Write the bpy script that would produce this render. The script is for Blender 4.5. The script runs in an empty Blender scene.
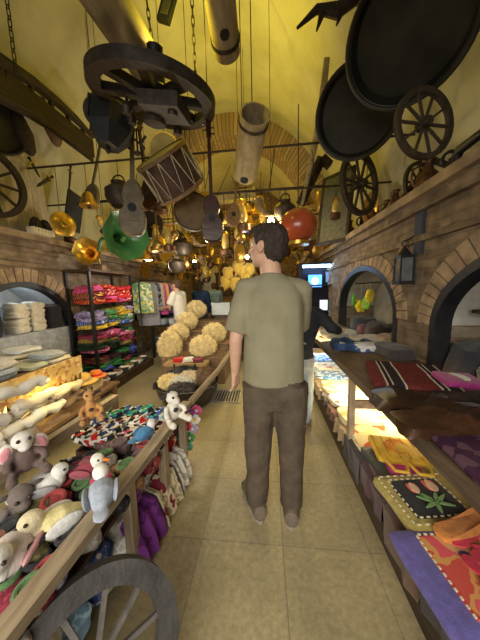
import bpy, bmesh, math, random
from mathutils import Vector, Matrix, noise
R = math.radians; PI = math.pi
rnd = random.Random(7)
sc = bpy.context.scene
COL = sc.collection
# ---------------------------------------------------------------- camera
EYE = Vector((0, 0, 1.4)); F = 240.0
ROLL = R(1.5)
u0 = 25*math.cos(ROLL)+30*math.sin(ROLL); v0 = -25*math.sin(ROLL)+30*math.cos(ROLL)
PITCH = math.atan2(v0, math.hypot(F, 0)); YAW = math.atan2(u0, F/math.cos(PITCH))
CM = Matrix.Rotation(YAW, 3, 'Z') @ Matrix.Rotation(R(90)-PITCH, 3, 'X') @ Matrix.Rotation(-ROLL, 3, 'Z')
cam = bpy.data.cameras.new('camera'); co = bpy.data.objects.new('camera', cam); COL.objects.link(co)
co.matrix_world = Matrix.Translation(EYE) @ CM.to_4x4()
cam.sensor_fit = 'HORIZONTAL'; cam.sensor_width = 36; cam.lens = 18; cam.clip_start = .02
sc.camera = co
def ray(px, py): return CM @ Vector(((px-240)/F, (320-py)/F, -1))
def PY(px, py, y): d = ray(px, py); return EYE + d*(y/d.y)
def PX(px, py, x): d = ray(px, py); return EYE + d*(x/d.x)
def PZ(px, py, z): d = ray(px, py); return EYE + d*((z-EYE.z)/d.z)
# ---------------------------------------------------------------- materials
MATS = {}
def newmat(name):
    m = bpy.data.materials.new(name); m.use_nodes = True
    nt = m.node_tree; b = nt.nodes['Principled BSDF']; return m, nt, b
def N(nt, t, **k):
    n = nt.nodes.new(t)
    for a, v in k.items():
        if hasattr(n, a) and not isinstance(v, tuple): setattr(n, a, v)
        else: n.inputs[a].default_value = v
    return n
def ramp(nt, fac, cols):
    r = nt.nodes.new('ShaderNodeValToRGB'); e = r.color_ramp.elements
    while len(e) < len(cols): e.new(.5)
    for i, (p, c) in enumerate(cols): e[i].position = p; e[i].color = (*c, 1)
    nt.links.new(fac, r.inputs[0]); return r
def mat(name, col, rough=.7, metal=0, var=.25, scale=18, bump=.15, spec=.4, sheen=0, obj=True):
    if name in MATS: return MATS[name]
    m, nt, b = newmat(name)
    tc = nt.nodes.new('ShaderNodeTexCoord'); no = nt.nodes.new('ShaderNodeTexNoise')
    no.inputs['Scale'].default_value = scale; no.inputs['Detail'].default_value = 5
    nt.links.new(tc.outputs['Object'], no.inputs['Vector'])
    a = tuple(max(0, c*(1-var)) for c in col); z = tuple(min(1, c*(1+var)) for c in col)
    r = ramp(nt, no.outputs['Fac'], [(.3, a), (.7, z)])
    nt.links.new(r.outputs[0], b.inputs['Base Color'])
    b.inputs['Roughness'].default_value = rough; b.inputs['Metallic'].default_value = metal
    b.inputs['Specular IOR Level'].default_value = spec
    if sheen: b.inputs['Sheen Weight'].default_value = sheen
    if bump:
        bu = nt.nodes.new('ShaderNodeBump'); bu.inputs['Strength'].default_value = bump; bu.inputs['Distance'].default_value = .01
        n2 = nt.nodes.new('ShaderNodeTexNoise'); n2.inputs['Scale'].default_value = scale*5
        nt.links.new(tc.outputs['Object'], n2.inputs['Vector'])
        nt.links.new(n2.outputs['Fac'], bu.inputs['Height']); nt.links.new(bu.outputs[0], b.inputs['Normal'])
    MATS[name] = m; return m
def cloth(col, name=None, **k):
    name = name or 'cloth_%02x%02x%02x' % tuple(int(255*min(1, c)) for c in col)
    return mat(name, col, rough=.9, var=k.get('var', .18), scale=40, bump=.3, spec=.15, sheen=.2)
def pattern(name, cols, scale=30, kind='vor', rough=.9, stretch=(1, 1, 1), bump=.2):
    """cloth with a woven or printed pattern in several hard-edged colours"""
    if name in MATS: return MATS[name]
    m, nt, b = newmat(name)
    tc = nt.nodes.new('ShaderNodeTexCoord'); mp = nt.nodes.new('ShaderNodeMapping'); mp.inputs['Scale'].default_value = stretch
    nt.links.new(tc.outputs['Object'], mp.inputs[0])
    if kind == 'vor':
        t = nt.nodes.new('ShaderNodeTexVoronoi'); t.inputs['Scale'].default_value = scale
        nt.links.new(mp.outputs[0], t.inputs['Vector']); s = nt.nodes.new('ShaderNodeSeparateColor'); nt.links.new(t.outputs['Color'], s.inputs[0]); f = s.outputs[0]
    elif kind == 'wave':
        t = nt.nodes.new('ShaderNodeTexWave'); t.inputs['Scale'].default_value = scale; t.inputs['Distortion'].default_value = .6
        nt.links.new(mp.outputs[0], t.inputs['Vector']); f = t.outputs['Fac']
    else:
        t = nt.nodes.new('ShaderNodeTexNoise'); t.inputs['Scale'].default_value = scale; t.inputs['Detail'].default_value = 2
        nt.links.new(mp.outputs[0], t.inputs['Vector']); f = t.outputs['Fac']
    n = len(cols)
    lo, hi = (.36, .64) if kind == 'noise' else (0, 1)
    r = ramp(nt, f, [(lo+(hi-lo)*i/n, c) for i, c in enumerate(cols)]); r.color_ramp.interpolation = 'CONSTANT'
    nt.links.new(r.outputs[0], b.inputs['Base Color']); b.inputs['Roughness'].default_value = rough
    b.inputs['Specular IOR Level'].default_value = .2
    bu = nt.nodes.new('ShaderNodeBump'); bu.inputs['Strength'].default_value = bump; bu.inputs['Distance'].default_value = .004
    nt.links.new(f, bu.inputs['Height']); nt.links.new(bu.outputs[0], b.inputs['Normal'])
    MATS[name] = m; return m
def emis(name, col, s):
    if name in MATS: return MATS[name]
    m, nt, b = newmat(name); b.inputs['Base Color'].default_value = (*col, 1)
    b.inputs['Emission Color'].default_value = (*col, 1); b.inputs['Emission Strength'].default_value = s
    MATS[name] = m; return m
def wood(name, c1, c2, axis='Y', scale=6, rough=.65):
    if name in MATS: return MATS[name]
    m, nt, b = newmat(name)
    tc = nt.nodes.new('ShaderNodeTexCoord'); mp = nt.nodes.new('ShaderNodeMapping')
    s = {'X': (.12, 1, 1), 'Y': (1, .12, 1), 'Z': (1, 1, .12)}[axis]; mp.inputs['Scale'].default_value = s
    no = nt.nodes.new('ShaderNodeTexNoise'); no.inputs['Scale'].default_value = scale*6; no.inputs['Detail'].default_value = 8; no.inputs['Distortion'].default_value = 1
    nt.links.new(tc.outputs['Object'], mp.inputs[0]); nt.links.new(mp.outputs[0], no.inputs['Vector'])
    r = ramp(nt, no.outputs['Fac'], [(.3, c1), (.7, c2)]); nt.links.new(r.outputs[0], b.inputs['Base Color'])
    b.inputs['Roughness'].default_value = rough; b.inputs['Specular IOR Level'].default_value = .3
    bu = nt.nodes.new('ShaderNodeBump'); bu.inputs['Strength'].default_value = .4; bu.inputs['Distance'].default_value = .004
    nt.links.new(no.outputs['Fac'], bu.inputs['Height']); nt.links.new(bu.outputs[0], b.inputs['Normal'])
    MATS[name] = m; return m
# ---------------------------------------------------------------- mesh builder
def frame(d, up=None):
    d = Vector(d).normalized(); up = Vector(up) if up else (Vector((0, 0, 1)) if abs(d.z) < .95 else Vector((0, 1, 0)))
    x = up.cross(d).normalized(); y = d.cross(x); return x, y, d
class MB:
    def __init__(s): s.v = []; s.f = []; s.m = []; s.cur = 0; s.T = Matrix()
    def pts(s, ps):
        b = len(s.v); s.v += [tuple(s.T @ Vector(p)) for p in ps]; return b
    def face(s, ix): s.f.append(tuple(ix)); s.m.append(s.cur)
    def poly(s, ps): b = s.pts(ps); s.face(range(b, b+len(ps)))
    def box(s, a, c, rz=0, piv=None):
        (x0, y0, z0), (x1, y1, z1) = a, c
        P = [Vector(p) for p in ((x0,y0,z0),(x1,y0,z0),(x1,y1,z0),(x0,y1,z0),(x0,y0,z1),(x1,y0,z1),(x1,y1,z1),(x0,y1,z1))]
        if rz:
            M = Matrix.Rotation(rz, 3, 'Z'); q = Vector(piv or ((x0+x1)/2, (y0+y1)/2, 0)); P = [q+M@(p-q) for p in P]
        b = s.pts(P)
        for q in ((0,3,2,1),(4,5,6,7),(0,1,5,4),(1,2,6,5),(2,3,7,6),(3,0,4,7)): s.face([b+i for i in q])
        return s
    def bar(s, p, q, w, h, up=None):
        p, q = Vector(p), Vector(q); x, y, d = frame(q-p, up); P = []
        for o in (p, q):
            for sx, sy in ((-1,-1),(1,-1),(1,1),(-1,1)): P.append(o+x*sx*w/2+y*sy*h/2)
        b = s.pts(P)
        for f in ((3,2,1,0),(4,5,6,7),(0,1,5,4),(1,2,6,5),(2,3,7,6),(3,0,4,7)): s.face([b+i for i in f])
        return s
    def rings(s, R_, cap=True, closed=False):
        n = len(R_[0]); b = [s.pts(r) for r in R_]; k = len(b)
        for i in range(k if closed else k-1):
            j = (i+1) % k
            for a in range(n):
                c = (a+1) % n; s.face((b[i]+a, b[i]+c, b[j]+c, b[j]+a))
        if cap and not closed:
            s.face([b[0]+a for a in range(n)][::-1]); s.face([b[-1]+a for a in range(n)])
        return s
    def tube(s, P, r, n=8, cap=True, closed=False, flat=1):
        P = [Vector(p) for p in P]; k = len(P); rr = r if isinstance(r, (list, tuple)) else [r]*k; R_ = []
        up = None
        for i in range(k):
            a = P[(i-1) % k] if (closed or i) else P[i]; c = P[(i+1) % k] if (closed or i < k-1) else P[i]
            x, y, d = frame(c-a, up) if up is None else (None, None, None)
            if up is not None:
                d = (c-a).normalized(); x = up.cross(d)
                if x.length < 1e-4: x, y, d = frame(d)
                x.normalize(); y = d.cross(x)
            up = y
            R_.append([P[i]+x*math.cos(2*PI*t/n)*rr[i]+y*math.sin(2*PI*t/n)*rr[i]*flat for t in range(n)])
        return s.rings(R_, cap, closed)
    def cyl(s, p, q, r, r2=None, n=16, cap=True): return s.tube([p, q], [r, r if r2 is None else r2], n, cap)
    def lathe(s, prof, o=(0,0,0), ax=(0,0,1), n=20, sx=1, cap=True):
        o = Vector(o); x, y, d = frame(ax)
        return s.rings([[o+d*z+x*math.cos(2*PI*t/n)*max(r, 1e-4)*sx+y*math.sin(2*PI*t/n)*max(r, 1e-4) for t in range(n)] for r, z in prof], cap)
    def ball(s, c, r, n=12, m=8, ax=(0,0,1)):
        r = r if isinstance(r, (tuple, list)) else (r, r, r); c = Vector(c); x, y, d = frame(ax) if tuple(ax) != (0,0,1) else (Vector((1,0,0)), Vector((0,1,0)), Vector((0,0,1)))
        R_ = []
        for i in range(m+1):
            a = -PI/2+PI*i/m; ca = max(math.cos(a), .02)
            R_.append([c+x*r[0]*ca*math.cos(2*PI*t/n)+y*r[1]*ca*math.sin(2*PI*t/n)+d*r[2]*math.sin(a) for t in range(n)])
        return s.rings(R_)
    def torus(s, c, ax, Rr, r, n=32, m=8, flat=1, a0=0, a1=2*PI):
        x, y, d = frame(ax); c = Vector(c); full = abs(a1-a0-2*PI) < 1e-4; k = n if full else n+1
        rg = []
        for i in range(k):
            a = a0+(a1-a0)*i/n; u = x*math.cos(a)+y*math.sin(a)
            rg.append([c+u*(Rr+r*math.cos(2*PI*t/m))+d*r*flat*math.sin(2*PI*t/m) for t in range(m)])
        return s.rings(rg, True, full)
    def ringbox(s, c, ax, r0, r1, t, n=40, a0=0, a1=2*PI):
        """flat ring of rectangular section between radii r0 and r1, thickness t along the axis"""
        x, y, d = frame(ax); c = Vector(c); full = abs(a1-a0-2*PI) < 1e-4; k = n if full else n+1; rg = []
        for i in range(k):
            a = a0+(a1-a0)*i/n; u = x*math.cos(a)+y*math.sin(a)
            rg.append([c+u*r0-d*t/2, c+u*r1-d*t/2, c+u*r1+d*t/2, c+u*r0+d*t/2])
        return s.rings(rg, True, full)
    def prism(s, pts2, o, ex, ey, t):
        """outline pts2 in plane (ex, ey) at o, extruded t along the normal"""
        o, ex, ey = Vector(o), Vector(ex), Vector(ey); nn = ex.cross(ey).normalized()*t
        return s.rings([[o+ex*a+ey*b for a, b in pts2], [o+ex*a+ey*b+nn for a, b in pts2]])
    def slab(s, c, sx, sy, h, rz=0, r=.3, wob=.01, seed=0, nx=12, ny=8, e=5):
        """soft folded cloth: rounded slab with wobbly surface, centre of its base at c"""
        c = Vector(c); M = Matrix.Rotation(rz, 3, 'Z'); Z = []
        lev = [(0, .94), (.15, 1), (.5, 1.01), (.85, .99), (1, .94)]
        per = []
        K = 2*(nx+ny)
        for i in range(K):
            if i < nx: p = (-1+2*i/nx, -1)
            elif i < nx+ny: p = (1, -1+2*(i-nx)/ny)
            elif i < 2*nx+ny: p = (1-2*(i-nx-ny)/nx, 1)
            else: p = (-1, 1-2*(i-2*nx-ny)/ny)
            L = (abs(p[0])**e+abs(p[1])**e)**(1/e); per.append((p[0]/L, p[1]/L))
        rg = []
        for lz, ls in lev:
            row = []
            for (a, b_) in per:
                q = Vector((a*sx/2*ls, b_*sy/2*ls, 0)); w = noise.noise(Vector((q.x*6+seed*3.1, q.y*6+lz*2, seed*1.7)))*wob
                q.x += w; q.y += noise.noise(Vector((q.y*7, q.x*5, seed+9+lz*3)))*wob; q.z = lz*h+w*.6
                row.append(c+M@q)
            rg.append(row)
        for g in (.75, .45, .15):
            row = []
            for (a, b_) in per:
                q = Vector((a*sx/2*g*.95, b_*sy/2*g*.95, 0)); q.z = h*1.02+noise.noise(Vector((q.x*9+seed, q.y*9, seed*2.3)))*wob*1.1+h*.08*(1-g)
                row.append(c+M@q)
            rg.append(row)
        return s.rings(rg)
    def build(s, name, mats, parent=None, smooth=True, kind=None, label=None):
        me = bpy.data.meshes.new(name); me.from_pydata(s.v, [], s.f)
        for m_ in (mats if isinstance(mats, (list, tuple)) else [mats]): me.materials.append(m_)
        me.polygons.foreach_set('material_index', s.m)
        bm = bmesh.new(); bm.from_mesh(me); bmesh.ops.recalc_face_normals(bm, faces=bm.faces); bm.to_mesh(me); bm.free()
        if smooth:
            me.polygons.foreach_set('use_smooth', [True]*len(me.polygons))
            try: me.set_sharp_from_angle(angle=R(38))
            except Exception: pass
        me.update()
        o = bpy.data.objects.new(name, me); COL.objects.link(o)
        if parent: o.parent = parent
        if kind: o['kind'] = kind
        if label: o['label'] = label
        return o
def tag(o, label, cat, group=None, kind=None):
    o['label'] = label; o['category'] = cat
    if group: o['group'] = group
    if kind: o['kind'] = kind
    return o
def thing(name, label, cat, loc=(0,0,0), rz=0, group=None, rot=None):
    o = bpy.data.objects.new(name, None); COL.objects.link(o); o.location = loc; o.rotation_euler = rot or (0, 0, rz)
    o.empty_display_size = .05
    return tag(o, label, cat, group)
def copy_tree(o, parent=None):
    c = o.copy(); COL.objects.link(c); c.parent = parent
    for ch in list(o.children): copy_tree(ch, c)
    return c
class Proto:
    """the first use moves the built thing itself, later uses copy it"""
    def __init__(s, o): s.o = o; s.used = False
    def put(s, loc, rot=(0,0,0), sc_=1, label=None, group=None, mats=None):
        o = s.o if not s.used else copy_tree(s.o)
        s.used = True; o.location = loc; o.rotation_euler = rot
        o.scale = (sc_,)*3 if not isinstance(sc_, (tuple, list)) else sc_
        if label: o['label'] = label
        if group: o['group'] = group
        if mats: setmat(o, mats)
        return o
def setmat(o, mats):
    """give this copy its own colours (object-level material slots)"""
    if o.type == 'MESH':
        base = o.name.split('.')[0]
        ms = mats.get(base, mats.get('*'))
        if ms is not None:
            for i, m_ in enumerate(ms if isinstance(ms, (list, tuple)) else [ms]):
                if m_ is not None and i < len(o.material_slots): o.material_slots[i].link = 'OBJECT'; o.material_slots[i].material = m_
    for ch in o.children: setmat(ch, mats)
def remesh(name, mb, voxel, mats, parent=None, smooth_it=2, label=None, paint=None):
    """overlapping volumes fused to one continuous skin"""
    t = mb.build('tmp_'+name, mats)
    md = t.modifiers.new('r', 'REMESH'); md.mode = 'VOXEL'; md.voxel_size = voxel; md.use_smooth_shade = True
    if smooth_it: s_ = t.modifiers.new('s', 'SMOOTH'); s_.iterations = smooth_it; s_.factor = .6
    dg = bpy.context.evaluated_depsgraph_get(); me = bpy.data.meshes.new_from_object(t.evaluated_get(dg))
    old = t.data; bpy.data.objects.remove(t); bpy.data.meshes.remove(old)
    me.name = name; me.materials.clear()
    for m_ in (mats if isinstance(mats, (list, tuple)) else [mats]): me.materials.append(m_)
    me.polygons.foreach_set('use_smooth', [True]*len(me.polygons))
    me.polygons.foreach_set('material_index', [0]*len(me.polygons) if not paint else [paint(p.center) for p in me.polygons])
    o = bpy.data.objects.new(name, me); COL.objects.link(o)
    if parent: o.parent = parent
    if label: o['label'] = label
    return o
def lamp(kind, loc, energy, col, size=.1, to=None, name='light', angle=90, blend=.5):
    l = bpy.data.lights.new(name, kind); l.energy = energy; l.color = col; o = bpy.data.objects.new(name, l); COL.objects.link(o); o.location = loc
    if kind == 'AREA': l.size = size if not isinstance(size, tuple) else size[0]
    if kind == 'AREA' and isinstance(size, tuple): l.shape = 'RECTANGLE'; l.size_y = size[1]
    if kind in ('POINT', 'SPOT'): l.shadow_soft_size = size
    if kind == 'SPOT': l.spot_size = R(angle); l.spot_blend = blend
    if to is not None: o.rotation_euler = (Vector(to)-Vector(loc)).to_track_quat('-Z', 'Y').to_euler()
    return o
# ================================================================ the room
XL, XR, XC, RV = -2.85, 1.25, -.8, 2.5
ZL = 2.09; YB, YE = -1.6, 10.2       # ledge height, back and far ends
def brickmat(name, ax, c1, c2, mort, sc_=1, rough=.85):
    m, nt, b = newmat(name); g = nt.nodes.new('ShaderNodeNewGeometry'); sp = nt.nodes.new('ShaderNodeSeparateXYZ'); cb = nt.nodes.new('ShaderNodeCombineXYZ')
    nt.links.new(g.outputs['Position'], sp.inputs[0])
    i, j = ax; nt.links.new(sp.outputs[i], cb.inputs[0]); nt.links.new(sp.outputs[j], cb.inputs[1])
    no0 = N(nt, 'ShaderNodeTexNoise', Scale=5.0); nt.links.new(g.outputs['Position'], no0.inputs['Vector'])
    mx = nt.nodes.new('ShaderNodeVectorMath'); mx.operation = 'MULTIPLY_ADD'; mx.inputs[1].default_value = (.04,.04,0)
    nt.links.new(no0.outputs['Color'], mx.inputs[0]); nt.links.new(cb.outputs[0], mx.inputs[2])
    br = nt.nodes.new('ShaderNodeTexBrick'); br.inputs['Scale'].default_value = 1
    br.inputs['Brick Width'].default_value = .26*sc_; br.inputs['Row Height'].default_value = .065*sc_; br.inputs['Mortar Size'].default_value = .009*sc_; br.inputs['Mortar Smooth'].default_value = .4
    br.inputs['Color1'].default_value = (*c1, 1); br.inputs['Color2'].default_value = (*c2, 1); br.inputs['Mortar'].default_value = (*mort, 1); br.inputs['Bias'].default_value = 0
    nt.links.new(mx.outputs[0], br.inputs['Vector'])
    no = N(nt, 'ShaderNodeTexNoise', Scale=9.0, Detail=6.0); nt.links.new(g.outputs['Position'], no.inputs['Vector'])
    mi = nt.nodes.new('ShaderNodeMix'); mi.data_type = 'RGBA'; mi.blend_type = 'MULTIPLY'; mi.inputs[0].default_value = .75
    rr = ramp(nt, no.outputs['Fac'], [(.3, (.45,.42,.4)), (.7, (1.25,1.2,1.15))])
    nt.links.new(br.outputs['Color'], mi.inputs[6]); nt.links.new(rr.outputs[0], mi.inputs[7]); nt.links.new(mi.outputs[2], b.inputs['Base Color'])
    b.inputs['Roughness'].default_value = rough; b.inputs['Specular IOR Level'].default_value = .2
    bu = nt.nodes.new('ShaderNodeBump'); bu.invert = True; bu.inputs['Strength'].default_value = .8; bu.inputs['Distance'].default_value = .02
    ad = nt.nodes.new('ShaderNodeMath'); ad.operation = 'SUBTRACT'; nt.links.new(br.outputs['Fac'], ad.inputs[0]); nt.links.new(no.outputs['Fac'], ad.inputs[1])
    nt.links.new(ad.outputs[0], bu.inputs['Height']); nt.links.new(bu.outputs[0], b.inputs['Normal']); return m
BRICK = brickmat('old_brick', (1, 2), (.29,.22,.155), (.18,.135,.095), (.24,.20,.15))
BRICKX = brickmat('old_brick_end', (0, 2), (.33,.23,.14), (.2,.13,.08), (.27,.22,.15))
# plaster of the vault
m, nt, b = newmat('aged_plaster'); g = nt.nodes.new('ShaderNodeNewGeometry')
n1 = N(nt, 'ShaderNodeTexNoise', Scale=1.3, Detail=8.0, Roughness=.65); nt.links.new(g.outputs['Position'], n1.inputs['Vector'])
r1 = ramp(nt, n1.outputs['Fac'], [(.32, (.42,.39,.26)), (.6, (.58,.55,.39)), (.75, (.50,.47,.32))]); nt.links.new(r1.outputs[0], b.inputs['Base Color'])
b.inputs['Roughness'].default_value = .85; bu = N(nt, 'ShaderNodeBump', Strength=.35, Distance=.03); n2 = N(nt, 'ShaderNodeTexNoise', Scale=7.0, Detail=7.0)
nt.links.new(g.outputs['Position'], n2.inputs['Vector']); nt.links.new(n2.outputs['Fac'], bu.inputs['Height']); nt.links.new(bu.outputs[0], b.inputs['Normal']); PLASTER = m
# floor: polished stone in big slabs
m, nt, b = newmat('polished_stone_floor'); g = nt.nodes.new('ShaderNodeNewGeometry')
mp = N(nt, 'ShaderNodeMapping'); mp.inputs['Location'].default_value = (-.08, -.275, 0); nt.links.new(g.outputs['Position'], mp.inputs[0])
br = nt.nodes.new('ShaderNodeTexBrick'); br.offset = 0; br.inputs['Scale'].default_value = 1; br.inputs['Brick Width'].default_value = .455; br.inputs['Row Height'].default_value = .45
br.inputs['Mortar Size'].default_value = .004; br.inputs['Mortar Smooth'].default_value = .5; br.inputs['Color1'].default_value = (.41,.355,.225,1); br.inputs['Color2'].default_value = (.35,.305,.195,1); br.inputs['Mortar'].default_value = (.27,.235,.165,1)
nt.links.new(mp.outputs[0], br.inputs['Vector'])
n1 = N(nt, 'ShaderNodeTexNoise', Scale=38.0, Detail=6.0, Roughness=.75); nt.links.new(g.outputs['Position'], n1.inputs['Vector'])
n3 = N(nt, 'ShaderNodeTexNoise', Scale=2.2, Detail=4.0); nt.links.new(g.outputs['Position'], n3.inputs['Vector'])
rr = ramp(nt, n1.outputs['Fac'], [(.3, (.68,.66,.62)), (.7, (1.2,1.17,1.08))]); r3 = ramp(nt, n3.outputs['Fac'], [(.3, (.8,.8,.8)), (.7, (1.12,1.1,1.05))])
mi = nt.nodes.new('ShaderNodeMix'); mi.data_type = 'RGBA'; mi.blend_type = 'MULTIPLY'; mi.inputs[0].default_value = 1
m2 = nt.nodes.new('ShaderNodeMix'); m2.data_type = 'RGBA'; m2.blend_type = 'MULTIPLY'; m2.inputs[0].default_value = 1
nt.links.new(br.outputs['Color'], mi.inputs[6]); nt.links.new(rr.outputs[0], mi.inputs[7]); nt.links.new(mi.outputs[2], m2.inputs[6]); nt.links.new(r3.outputs[0], m2.inputs[7]); nt.links.new(m2.outputs[2], b.inputs['Base Color'])
r4 = ramp(nt, n3.outputs['Fac'], [(.3, (.28,)*3), (.7, (.48,)*3)]); nt.links.new(r4.outputs[0], b.inputs['Roughness']); b.inputs['Specular IOR Level'].default_value = .45
bu = N(nt, 'ShaderNodeBump', Strength=.12, Distance=.004); nt.links.new(n1.outputs['Fac'], bu.inputs['Height']); nt.links.new(bu.outputs[0], b.inputs['Normal']); FLOORM = m

IRON = mat('black_iron', (.022,.022,.025), rough=.45, metal=.3, bump=.2)
DARKWOOD = wood('dark_wood', (.035,.02,.012), (.10,.06,.035))
MIDWOOD = wood('brown_wood', (.13,.075,.04), (.27,.17,.09))
GREYWOOD = wood('weathered_wood', (.24,.18,.115), (.44,.35,.24), axis='Y')
GREYWOODZ = wood('weathered_wood_post', (.24,.18,.115), (.42,.34,.235), axis='Z')
PALEPLANK = wood('pale_plank', (.42,.35,.25), (.62,.54,.4), axis='Z', scale=4)

f = MB(); f.box((XL-.9, YB, -.12), (XR+.9, YE, 0)); f.build('floor', FLOORM, kind='structure', smooth=False)
def archz(y, A):
    y0, y1, zs, h = A[:4]; c = (y0+y1)/2; r = (y1-y0)/2; t = max(0, 1-((y-c)/r)**2); return zs+h*math.sqrt(t)
def wall(name, X, sgn, arches, depth, sill):
    w = MB(); ys = set([YB, YE])
    for A in arches:
        y0, y1 = A[:2]; c = (y0+y1)/2; r = (y1-y0)/2
        for i in range(29): ys.add(round(c-r*math.cos(PI*i/28), 4))
    ys = sorted(ys); thick = sgn*.9
    for a, b_ in zip(ys, ys[1:]):
        mid = (a+b_)/2; A = next((q for q in arches if q[0] < mid < q[1]), None)
        if not A: w.poly([(X,a,0),(X,b_,0),(X,b_,ZL),(X,a,ZL)]); continue
        za, zb = archz(a, A), archz(b_, A); sl = A[4]
        w.poly([(X,a,za),(X,b_,zb),(X,b_,ZL),(X,a,ZL)]); w.poly([(X,a,0),(X,b_,0),(X,b_,sl),(X,a,sl)])
        D = X+sgn*depth
        w.cur = 1
        w.poly([(X,a,za),(X,b_,zb),(D,b_,zb),(D,a,za)]); w.poly([(D,a,sl),(D,b_,sl),(D,b_,zb),(D,a,za)])
        w.poly([(X,a,sl),(X,b_,sl),(D,b_,sl),(D,a,sl)])
        w.cur = 0
        if abs(a-A[0]) < 1e-3: w.poly([(X,a,sl),(D,a,sl),(D,a,za),(X,a,za)])
        if abs(b_-A[1]) < 1e-3: w.poly([(X,b_,sl),(D,b_,sl),(D,b_,zb),(X,b_,zb)])
    # back of the wall and top so it is a solid thing
    E_ = X+thick
    w.poly([(X,YB,ZL),(X,YE,ZL),(E_,YE,ZL),(E_,YB,ZL)]); w.poly([(E_,YB,0),(E_,YE,0),(E_,YE,ZL),(E_,YB,ZL)])
    w.poly([(X,YB,0),(E_,YB,0),(E_,YB,ZL),(X,YB,ZL)]); w.poly([(X,YE,0),(E_,YE,0),(E_,YE,ZL),(X,YE,ZL)])
    return w
NICHE = mat('niche_plaster', (.42,.40,.36), rough=.9, scale=4)
NICHEW = mat('niche_whitewash', (.62,.66,.70), rough=.9, scale=4)
ARCH_R = [(2.42, 4.2, 1.1, .56, .55), (.2, 1.93, 1.1, .54, .55), (4.9, 6.6, 1.2, .55, .55)]
ARCH_L = [(1.9, 3.3, .9, .66, .55), (-.3, 1.3, .9, .66, .55), (5.0, 6.6, .95, .62, .8)]
wall('wall_right', XR, 1, ARCH_R, .55, .55).build('wall_right', [BRICK, NICHE], kind='structure', smooth=False)
wall('wall_left', XL, -1, ARCH_L, .6, .8).build('wall_left', [BRICK, NICHEW], kind='structure', smooth=False)
k = 0
def archring(X, sgn, A, w0, w1, t, proud, n=30, z0=None):
    y0, y1, zs, h = A[:4]; c = (y0+y1)/2; r = (y1-y0)/2; rg = []
    P = [(-1, (A[4] if z0 is None else z0)-zs)]+[(-math.cos(PI*i/n), None) for i in range(n+1)]+[(1, (A[4] if z0 is None else z0)-zs)]
    for u, low in P:
        s_ = math.sqrt(max(0, 1-u*u)); row = []
        for w_ in (w0, w1):
            y = c+u*(r+w_); z = zs+(low if low is not None else s_*(h+w_))
            row.append((y, z))
        rg.append([(X-sgn*proud, *row[0]), (X-sgn*proud, *row[1]), (X+sgn*t, *row[1]), (X+sgn*t, *row[0])])
    return rg
for X, sgn, AS in ((XR, 1, ARCH_R), (XL, -1, ARCH_L)):
    for A in AS:
        k += 1
        mb = MB(); mb.rings(archring(X, sgn, A, -.05, .012, .1, .015)); mb.build('trim_%d' % k, IRON, kind='structure')
        k += 1; mb = MB(); n = 26     # ring of voussoir bricks
        y0, y1, zs, h = A[:4]; c = (y0+y1)/2; r = (y1-y0)/2
        for i in range(n):
            a = PI*(i+.06)/n; b2 = PI*(i+.94)/n; rg = []
            for s_ in (X-sgn*.012, X+sgn*.05):
                rg.append([(s_, c-(r+w_)*math.cos(q), zs+(h+w_)*math.sin(q)) for q, w_ in ((a,.014),(b2,.014),(b2,.17),(a,.17))])
            mb.rings(rg)
        mb.build('trim_%d' % k, mat('voussoir_brick', (.29,.21,.14), rough=.85, var=.5, scale=9, bump=.5), kind='structure', smooth=False)
# cornice of the ledges, two stepped courses
for X, sgn in ((XR, 1), (XL, -1)):
    for (z0, z1, pr) in ((ZL-.02, ZL+.05, .10), (ZL-.11, ZL-.02, .05), (ZL-.34, ZL-.29, .03)):
        k += 1; mb = MB(); xs = sorted((X-sgn*pr, X+sgn*.2)); mb.box((xs[0], YB, z0), (xs[1], YE, z1)); mb.build('trim_%d' % k, BRICK if z1 < ZL else mat('ledge_stone', (.30,.22,.14), rough=.8, var=.4, scale=6, bump=.4), kind='structure', smooth=False)
# barrel vault
vb = MB(); n = 40; ZV = ZL+.03; RH = 3.25
rg = []
for s_ in (YB, YE): rg.append([(XC-RV*math.cos(PI*i/n), s_, ZV+RH*math.sin(PI*i/n)) for i in range(n+1)]+[(XC+(RV+.2)*math.cos(PI*i/n), s_, ZV+(RH+.2)*math.sin(PI*i/n)) for i in range(n+1)])
vb.rings(rg)
vb.build('ceiling', PLASTER, kind='structure')
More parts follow.
